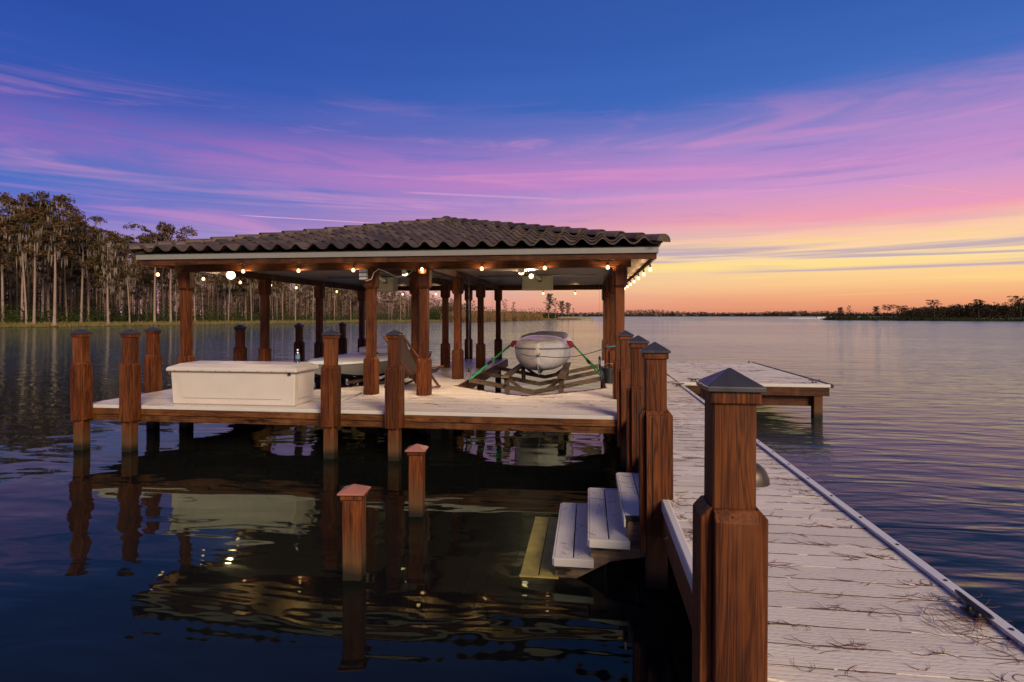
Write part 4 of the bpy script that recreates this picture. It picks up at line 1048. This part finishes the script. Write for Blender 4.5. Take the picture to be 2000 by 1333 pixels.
# fabric-tight upper bow and cover
cov = MB(); vs = []; NC = 12
for i in range(NS + 1):
    t = (i / NS) ** 1.5; b = lerp_tab(BEAM, t); sz = lerp_tab(SHEER, t)
    hgt = 0.10 + 0.16 * min(1, t / 0.28) ** 0.7
    for j in range(2 * NC + 1):
        s = (j - NC) / NC
        a = s * pi / 2; x = b * 0.995 * (abs(sin(a)) ** 0.85) * (1 if s >= 0 else -1)
        z = sz + 0.004 + hgt * (cos(a) ** 0.62 if abs(s) < 1 else 0) + (0.006 * sin(9 * t * 3 + s * 5) if abs(s) < .9 else 0)
        vs.append((x, LEN * t + 0.01, z))
R = 2 * NC + 1
fs = [(i * R + j, i * R + j + 1, (i + 1) * R + j + 1, (i + 1) * R + j) for i in range(NS) for j in range(2 * NC)]
fs.append(tuple(NS * R + j for j in range(R))); fs.append(tuple(j for j in range(R - 1, -1, -1)))
cov.add(vs, fs); cov.build('bow_deck', 'hull_silver', bt, smooth=True, auto=55)
cov2 = MB(); vs = []; NC = 10; N2 = 10
for i in range(N2 + 1):
    t = 0.30 + 0.66 * i / N2; b = lerp_tab(BEAM, t) * 0.80; sz = lerp_tab(SHEER, t) + 0.21
    hgt = 0.10 * sin(min(1, i / 2.2) * pi / 2)
    for j in range(2 * NC + 1):
        s = (j - NC) / NC; a = s * pi / 2
        vs.append((b * sin(a), LEN * t, sz + hgt * cos(a) ** 0.7 + 0.006 * sin(7 * s + i)))
R = 2 * NC + 1
fs = [(i * R + j, i * R + j + 1, (i + 1) * R + j + 1, (i + 1) * R + j) for i in range(N2) for j in range(2 * NC)] + [tuple(j for j in range(R - 1, -1, -1)), tuple(N2 * R + j for j in range(R))]
cov2.add(vs, fs); cov2.build('cover', 'cover_cloth', bt, smooth=True, auto=60)
MB().tube([(0.0, -0.035, 0.37), (0, -0.02, 0.35), (0, 0.02, 0.34)], 0.012, 6).build('bow_eye', 'steel', bt)
for s in (-1, 1):
    m = MB().add([(s * 0.52, 0.98, 0.60), (s * 0.64, 1.0, 0.60), (s * 0.70, 1.0, 0.50), (s * 0.62, 1.0, 0.47), (s * 0.52, 1.08, 0.62), (s * 0.64, 1.10, 0.62), (s * 0.70, 1.10, 0.52), (s * 0.62, 1.1, 0.49)],
                 [(0, 1, 2, 3), (7, 6, 5, 4), (0, 4, 5, 1), (1, 5, 6, 2), (2, 6, 7, 3), (3, 7, 4, 0)])
    o = m.build('strap_pad', 'red_cloth', None, (-1.0, 11.35, 0.085), bevel=0.01)
    tag(o, 'dark red strap pad on the ' + ('left' if s < 0 else 'right') + ' gunwale of the covered boat', 'strap pad', 'red pads on the covered boat')
def strap(label, s):
    t = thing('tie_down_strap', label, 'strap', (-1.0, 11.35, 0.085), 'green tie-down straps')
    a = Vector((s * 0.69, 1.05, 0.52)); b = Vector((s * 1.24, -0.2 if s > 0 else -0.55, -0.01 if s > 0 else -0.06))
    MB().bar(a, b, 0.036, 0.006, (0.3, 1, 0.3)).build('webbing', 'green_strap', t)
    b2 = b + Vector((0.03 * s, 0.35, 0.02))
    MB().bar(a + Vector((0, 0.03, -0.02)), b2, 0.03, 0.005, (0.3, 1, 0.3)).build('webbing', 'green_strap' if s > 0 else 'dark_rope', t)
    c = a.lerp(b, 0.55)
    MB().bar(c - (b - a) * 0.05, c + (b - a) * 0.05, 0.05, 0.035, (0.3, 1, 0.3)).build('ratchet', 'black_metal', t, bevel=0.004)
    MB().tube([b, b + Vector((0.012 * s, 0, -0.03)), b + Vector((0.0, 0, -0.06))], 0.007, 6).build('hook', 'steel', t)
strap('bright green tie-down strap on the right side of the covered boat', 1)
strap('green tie-down strap on the left side of the covered boat', -1)
p0 = Vector((-1.0, 11.31, 0.45)); p1 = Vector((0.40, 11.0, 0.66))
pts = [p0 + Vector((-0.34, 0.12, 0.03)), p0 + Vector((-0.16, 0.03, -0.005))]
for k in range(13): 
    s = k / 12; q = p0.lerp(p1, s); q.z -= 0.10 * sin(pi * s); pts.append(q)
rp_ = thing('mooring_rope', 'dark rope from the covered boat bow to a right column', 'rope')
MB().tube(pts, 0.007, 6).build('line', 'dark_rope', rp_, smooth=True)
MB().tube([p1 + Vector((-0.10, 0, -0.015)), p1 + Vector((0, -0.04, 0.0)), p1 + Vector((0.1, -0.05, 0.01)), p1 + Vector((0.14, 0.1, 0.01))], 0.012, 6).build('blue_end', 'blue_rope', rp_, smooth=True)
MB().tube([p0 + Vector((-0.03, -0.02, 0)), p0 + Vector((0.03, -0.02, 0.02)), p0 + Vector((0.05, -0.02, 0.06))], 0.010, 6).build('knot', 'dark_rope', rp_)

# ------------------------------------------------------------------ white skiff in the left slip
sk = thing('flat_skiff', 'low white flat-decked skiff on the left lift behind the storage box', 'boat', (-4.85, 10.2, -0.03))
SB = [(0, 0.30), (0.06, 0.48), (0.2, 0.70), (0.4, 0.82), (1, 0.84)]
hullm, dk = MB(), MB(); vs = []; vd = []
NSK = 12; L2 = 4.3
for i in range(NSK + 1):
    t = i / NSK; b = lerp_tab(SB, t); kz = 0.10 * (1 - min(1, t / 0.25)) ** 2
    for (x, z) in ((-b, 0.34), (-b * 0.97, 0.22), (-b * 0.86, 0.05 + kz), (0, kz), (b * 0.86, 0.05 + kz), (b * 0.97, 0.22), (b, 0.34)): vs.append((x, L2 * t, z + 0.05 * (1 - t)))
    for (x, z) in ((-b - 0.02, 0.315), (-b - 0.02, 0.35), (-b * 0.9, 0.365), (0, 0.385), (b * 0.9, 0.365), (b + 0.02, 0.35), (b + 0.02, 0.315)): vd.append((x, L2 * t - (0.02 if i == 0 else 0), z + 0.05 * (1 - t)))
fs = [(i * 7 + j, i * 7 + j + 1, (i + 1) * 7 + j + 1, (i + 1) * 7 + j) for i in range(NSK) for j in range(6)] + [(6, 5, 4, 3, 2, 1, 0), tuple(NSK * 7 + j for j in range(7))]
hullm.add(vs, fs).build('hull', 'hull_grey', sk, smooth=True, auto=40)
dk.add(vd, fs).build('deck', 'skiff_white', sk, smooth=True, auto=30)
MB().tube([(0.66, 0.9, 0.40), (0.66, 0.9, 0.50)], 0.008, 6).build('light_pole', 'steel', sk)
MB().lathe([(0.0, -0.02), (0.018, -0.014), (0.024, 0.0), (0.018, 0.014), (0.0, 0.02)], (0.66, 0.9, 0.52), 10).build('bow_light', 'black_plastic', sk, smooth=True)
MB().box(-0.35, 0.35, 2.4, 3.0, 0.41, 0.55).build('seat', 'skiff_white', sk, bevel=0.03)

# ------------------------------------------------------------------ storage box, bottle, chair, bin, hose
sb = thing('storage_box', 'long white fibreglass dock storage box at the front of the deck', 'storage box', (-4.885, 7.70, 0.003))
hx, hy, hh = 0.925, 0.295, 0.46
MB().add([(-hx + .02, -hy + .015, 0), (hx - .02, -hy + .015, 0), (hx - .02, hy - .015, 0), (-hx + .02, hy - .015, 0), (-hx, -hy, hh), (hx, -hy, hh), (hx, hy, hh), (-hx, hy, hh)],
         [(3, 2, 1, 0), (4, 5, 6, 7), (0, 1, 5, 4), (1, 2, 6, 5), (2, 3, 7, 6), (3, 0, 4, 7)]).build('body', 'gelcoat_box', sb, bevel=0.012)
# pressed front and end panels
MB().add([(-hx + .20, -hy + .008, .10), (hx - .20, -hy + .008, .10), (hx - .13, -hy - .004, hh - .035), (-hx + .13, -hy - .004, hh - .035), (-hx + .19, -hy - .001, .09), (hx - .19, -hy - .001, .09), (hx - .12, -hy - .010, hh - .03), (-hx + .12, -hy - .010, hh - .03)],
         [(4, 5, 6, 7), (0, 4, 7, 3), (1, 2, 6, 5), (0, 1, 5, 4), (3, 7, 6, 2), (3, 2, 1, 0)]).build('front_panel', 'gelcoat_box', sb, bevel=0.004)
MB().add([(hx - .012, -hy + .12, .10), (hx - .012, hy - .12, .10), (hx + .002, hy - .06, hh - .04), (hx + .002, -hy + .06, hh - .04), (hx - .004, -hy + .11, .09), (hx - .004, hy - .11, .09), (hx + .008, hy - .05, hh - .03), (hx + .008, -hy + .05, hh - .03)],
         [(4, 5, 6, 7), (0, 4, 7, 3), (1, 2, 6, 5), (0, 1, 5, 4), (3, 7, 6, 2), (3, 2, 1, 0)]).build('end_panel', 'gelcoat_box', sb, bevel=0.004)
lx, ly = hx + 0.045, hy + 0.045
lid = MB().add([(-lx, -ly, hh + .003), (lx, -ly, hh + .003), (lx, ly, hh + .003), (-lx, ly, hh + .003), (-lx + .004, -ly + .004, hh + .055), (lx - .004, -ly + .004, hh + .055), (lx - .004, ly - .004, hh + .055), (-lx + .004, ly - .004, hh + .055),
                (-lx + .13, -ly + .12, hh + .105), (lx - .13, -ly + .12, hh + .105), (lx - .13, ly - .1, hh + .108), (-lx + .13, ly - .1, hh + .108)],
               [(3, 2, 1, 0), (0, 1, 5, 4), (1, 2, 6, 5), (2, 3, 7, 6), (3, 0, 4, 7), (4, 5, 9, 8), (5, 6, 10, 9), (6, 7, 11, 10), (7, 4, 8, 11), (8, 9, 10, 11)]).build('lid', 'gelcoat_box', sb, bevel=0.012)
rv = MB().lathe([(0.006, 0), (0.006, 0.004)], n=8).mesh('rivet', 'black_metal')
for k in range(9):
    o = obj('rivet', rv, lid, (-hx + 0.1 + k * (2 * hx - .2) / 8, -ly - 0.001, hh + 0.018)); o.rotation_euler = (pi / 2, 0, 0)
MB().box(hx - .09, hx - .05, -hy - .03, -hy - .012, hh - .03, hh + .004).build('latch', 'black_metal', sb)
bu = thing('water_bottle', 'clear plastic water bottle with blue label on the storage box', 'bottle', (-4.885 + 0.80, 7.72, 0.003 + hh + 0.107))
MB().lathe([(0.028, 0), (0.032, 0.006), (0.030, 0.03), (0.032, 0.05), (0.031, 0.12), (0.026, 0.145), (0.013, 0.168), (0.012, 0.178)], n=14).build('body', 'clear_plastic', bu, smooth=True)
MB().lathe([(0.0326, 0.062), (0.0326, 0.108)], n=14).build('label_band', 'bottle_label', bu, smooth=True, auto=50)
MB().lathe([(0.014, 0.177), (0.014, 0.194), (0.012, 0.196)], n=12).build('cap', 'bottle_cap', bu)
ch = thing('folding_chair', 'dark brown folding sling chair with crossed legs behind a front post', 'chair', (-2.96, 9.6, 0.003), None, -0.42)
for yv in (-0.26, 0.26):
    MB().bar((-0.44, yv - .0, 0.012), (0.40, yv, 0.36), 0.028, 0.045, (0, 1, 0)).build('leg', 'chair_wood', ch, bevel=0.004)
    MB().bar((0.36, yv * .9, 0.012), (-0.46, yv * .9, 0.86), 0.028, 0.045, (0, 1, 0)).build('leg', 'chair_wood', ch, bevel=0.004)
sl = MB(); path = [(-0.46, 0.87), (-0.36, 0.68), (-0.24, 0.48), (-0.12, 0.32), (0.02, 0.24), (0.16, 0.235), (0.30, 0.28), (0.41, 0.37)]
vs = []
for (x, z) in path:
    for yv in (-0.235, 0, 0.235): vs.append((x, yv, z - (0.03 if yv == 0 else 0)))
for (x, z) in path:
    for yv in (-0.235, 0, 0.235): vs.append((x + 0.004, yv, z - 0.006 - (0.03 if yv == 0 else 0)))
nn = len(path) * 3; fs = []
for i in range(len(path) - 1):
    for j in range(2):
        q = (i * 3 + j, i * 3 + j + 1, (i + 1) * 3 + j + 1, (i + 1) * 3 + j); fs += [q, tuple(a + nn for a in q[::-1])]
sl.add(vs, fs).build('sling', 'sling_fabric', ch, smooth=True)
for (x, z) in ((-0.46, 0.875), (0.41, 0.372), (-0.43, 0.03), (0.35, 0.03)): MB().tube([(x, -0.27, z), (x, 0.27, z)], 0.013, 8).build('cross_rail', 'chair_wood', ch)
bi = thing('bucket', 'small black bucket beside the right slip columns', 'bucket', (0.37, 10.75, 0.003))
MB().lathe([(0.085, 0), (0.11, 0.26), (0.118, 0.265), (0.118, 0.285), (0.105, 0.285), (0.08, 0.02)], n=16).build('pail', 'black_plastic', bi, smooth=True, auto=40)
MB().tube([(0.11 * cos(a), 0.03, 0.26 + 0.10 * sin(a)) for a in [pi * k / 8 for k in range(9)]], 0.004, 5).build('handle', 'steel', bi)
a = ground(640, 794.5); b = ground(706, 770)
ho = thing('deck_pipe', 'thin white pipe lying diagonally on the deck near the storage box', 'pipe')
MB().tube([(a[0], a[1], 0.014), (b[0], b[1], 0.014)], 0.010, 8).build('tube', 'white_trim', ho, smooth=True)
MB().tube([(a[0] - .02, a[1] - .03, 0.014), (a[0] + .01, a[1] + .01, 0.014)], 0.013, 8).build('coupling', 'pvc', ho)

def cleat(u, v, z, rot, label):
    t = thing('dock_cleat', label, 'cleat', (u, v, z), 'dark cleats on the dock edges', rot)
    MB().tube([(-0.115, 0, 0.048), (-0.09, 0, 0.045), (-0.03, 0, 0.040), (0.03, 0, 0.040), (0.09, 0, 0.045), (0.115, 0, 0.048)], [0.006, 0.010, 0.013, 0.013, 0.010, 0.006], 8).build('horn', 'black_metal', t, smooth=True)
    for s in (-0.03, 0.03): MB().lathe([(0.018, 0), (0.011, 0.012), (0.010, 0.036)], (s, 0, 0.006), 8).build('stem', 'black_metal', t, smooth=True)
    MB().box(-0.06, 0.06, -0.02, 0.02, 0, 0.008).build('base', 'black_metal', t, bevel=0.003)
cleat(1.575, 2.62, 0.003, pi / 2, 'dark cleat at the walkway edge in the lower right corner')
cleat(1.56, 10.45, 0.003, 0.3, 'dark cleat where the walkway meets the platform')
cleat(1.95, 11.22, 0.008, 0.0, 'dark cleat on the platform behind the nearest post cap')
cleat(4.12, 11.3, 0.008, 0.2, 'dark cleat at the right front corner of the platform')
cleat(4.15, 15.8, 0.008, 1.2, 'dark cleat at the far right corner of the platform')

# ------------------------------------------------------------------ fallen cypress needles
def needles(name, label, n, place, seed, size):
    rg = random.Random(seed); m = MB()
    for _ in range(n):
        u, v, z, ang, cl = place(rg)
        for _ in range(rg.choice((1, 1, 1, 2, 2, 3, 6)) if cl else 1):
            L = size * rg.uniform(0.4, 1.35); a = ang + rg.gauss(0, 0.45); cv = rg.gauss(0, 0.9)
            uu, vv = u + rg.gauss(0, size * 0.45), v + rg.gauss(0, size * 0.14); pts = []
            lift = rg.uniform(0.003, 0.012)
            for k in range(6):
                s = k / 5 - 0.5; b = a + cv * s
                pts.append((uu + cos(b) * L * s, vv + sin(b) * L * s, z + 0.002 + lift * abs(s) * 2 * rg.uniform(.5, 1)))
            m.tube(pts, [0.0006, 0.0011, 0.0013, 0.0012, 0.0010, 0.0005], 3, False)
    o = m.build(name, 'needles'); tag(o, label, 'needles', kind='stuff'); return o
def pl_walk(rg):
    v = 1.7 + 9.5 * rg.random() ** 1.15; row = round((v - 0.42) / PITCH) * PITCH + 0.42 - GAP / 2
    side = rg.random()
    u = rg.uniform(0.62, 1.56) if side < 0.72 else rg.uniform(1.46, 1.60)
    return u, row + rg.gauss(0, 0.014), 0.0, rg.gauss(0, 0.25), True
needles('fallen_needles', 'reddish fallen needles caught along the board joints of the walkway', 430, pl_walk, 31, 0.12)
def pl_edge(rg): return 0.555 + abs(rg.gauss(0, 0.02)), rg.uniform(2.2, 4.2), 0.0, pi / 2 + rg.gauss(0, .4), True
needles('fallen_needles', 'dark needles gathered along the left trim of the walkway', 40, pl_edge, 32, 0.10)
def pl_plat(rg): return rg.uniform(1.7, 4.1), rg.uniform(11.1, 15.9), 0.005, rg.gauss(0, 0.3), True
needles('fallen_needles', 'fallen needles scattered over the far platform', 200, pl_plat, 33, 0.15)
def pl_bh(rg): return rg.uniform(-3.5, 0.3), 7.3 + 1.6 * rg.random() ** 0.8, 0.0, rg.gauss(0, 0.3), True
needles('fallen_needles', 'fallen needles scattered on the boathouse deck front', 60, pl_bh, 34, 0.11)
def pl_cl(rg): return 1.52 + rg.gauss(0, 0.05), 2.55 + rg.gauss(0, 0.10), 0.006, rg.uniform(0, 3), True
needles('fallen_needles', 'heap of red-brown needles around the nearest cleat', 26, pl_cl, 35, 0.14)
def pl_st(rg):
    k = rg.randrange(3); return rg.uniform(0.27, 0.5) - 0.245 * k, rg.uniform(4.1, 5.1), -0.15 * (k + 1), rg.uniform(0, 3), False
needles('fallen_needles', 'few curled needles lying on the water steps', 40, pl_st, 36, 0.08)

rg = random.Random(91); m = MB(); v = 0.42 + PITCH
while v < 10.8:
    u = 0.6
    while u < 1.58:
        L = rg.uniform(0.05, 0.3)
        if rg.random() < 0.8:
            m.tube([(u + L * k / 4, v - GAP / 2 + rg.gauss(0, 0.0012), 0.0005 + rg.gauss(0, 0.0006)) for k in range(5)], 0.0018, 3, False)
        u += L * rg.uniform(0.8, 1.3)
    v += PITCH
tag(m.build('joint_litter', 'needles'), 'dark needle litter packed in the joints between walkway boards', 'litter', kind='stuff')
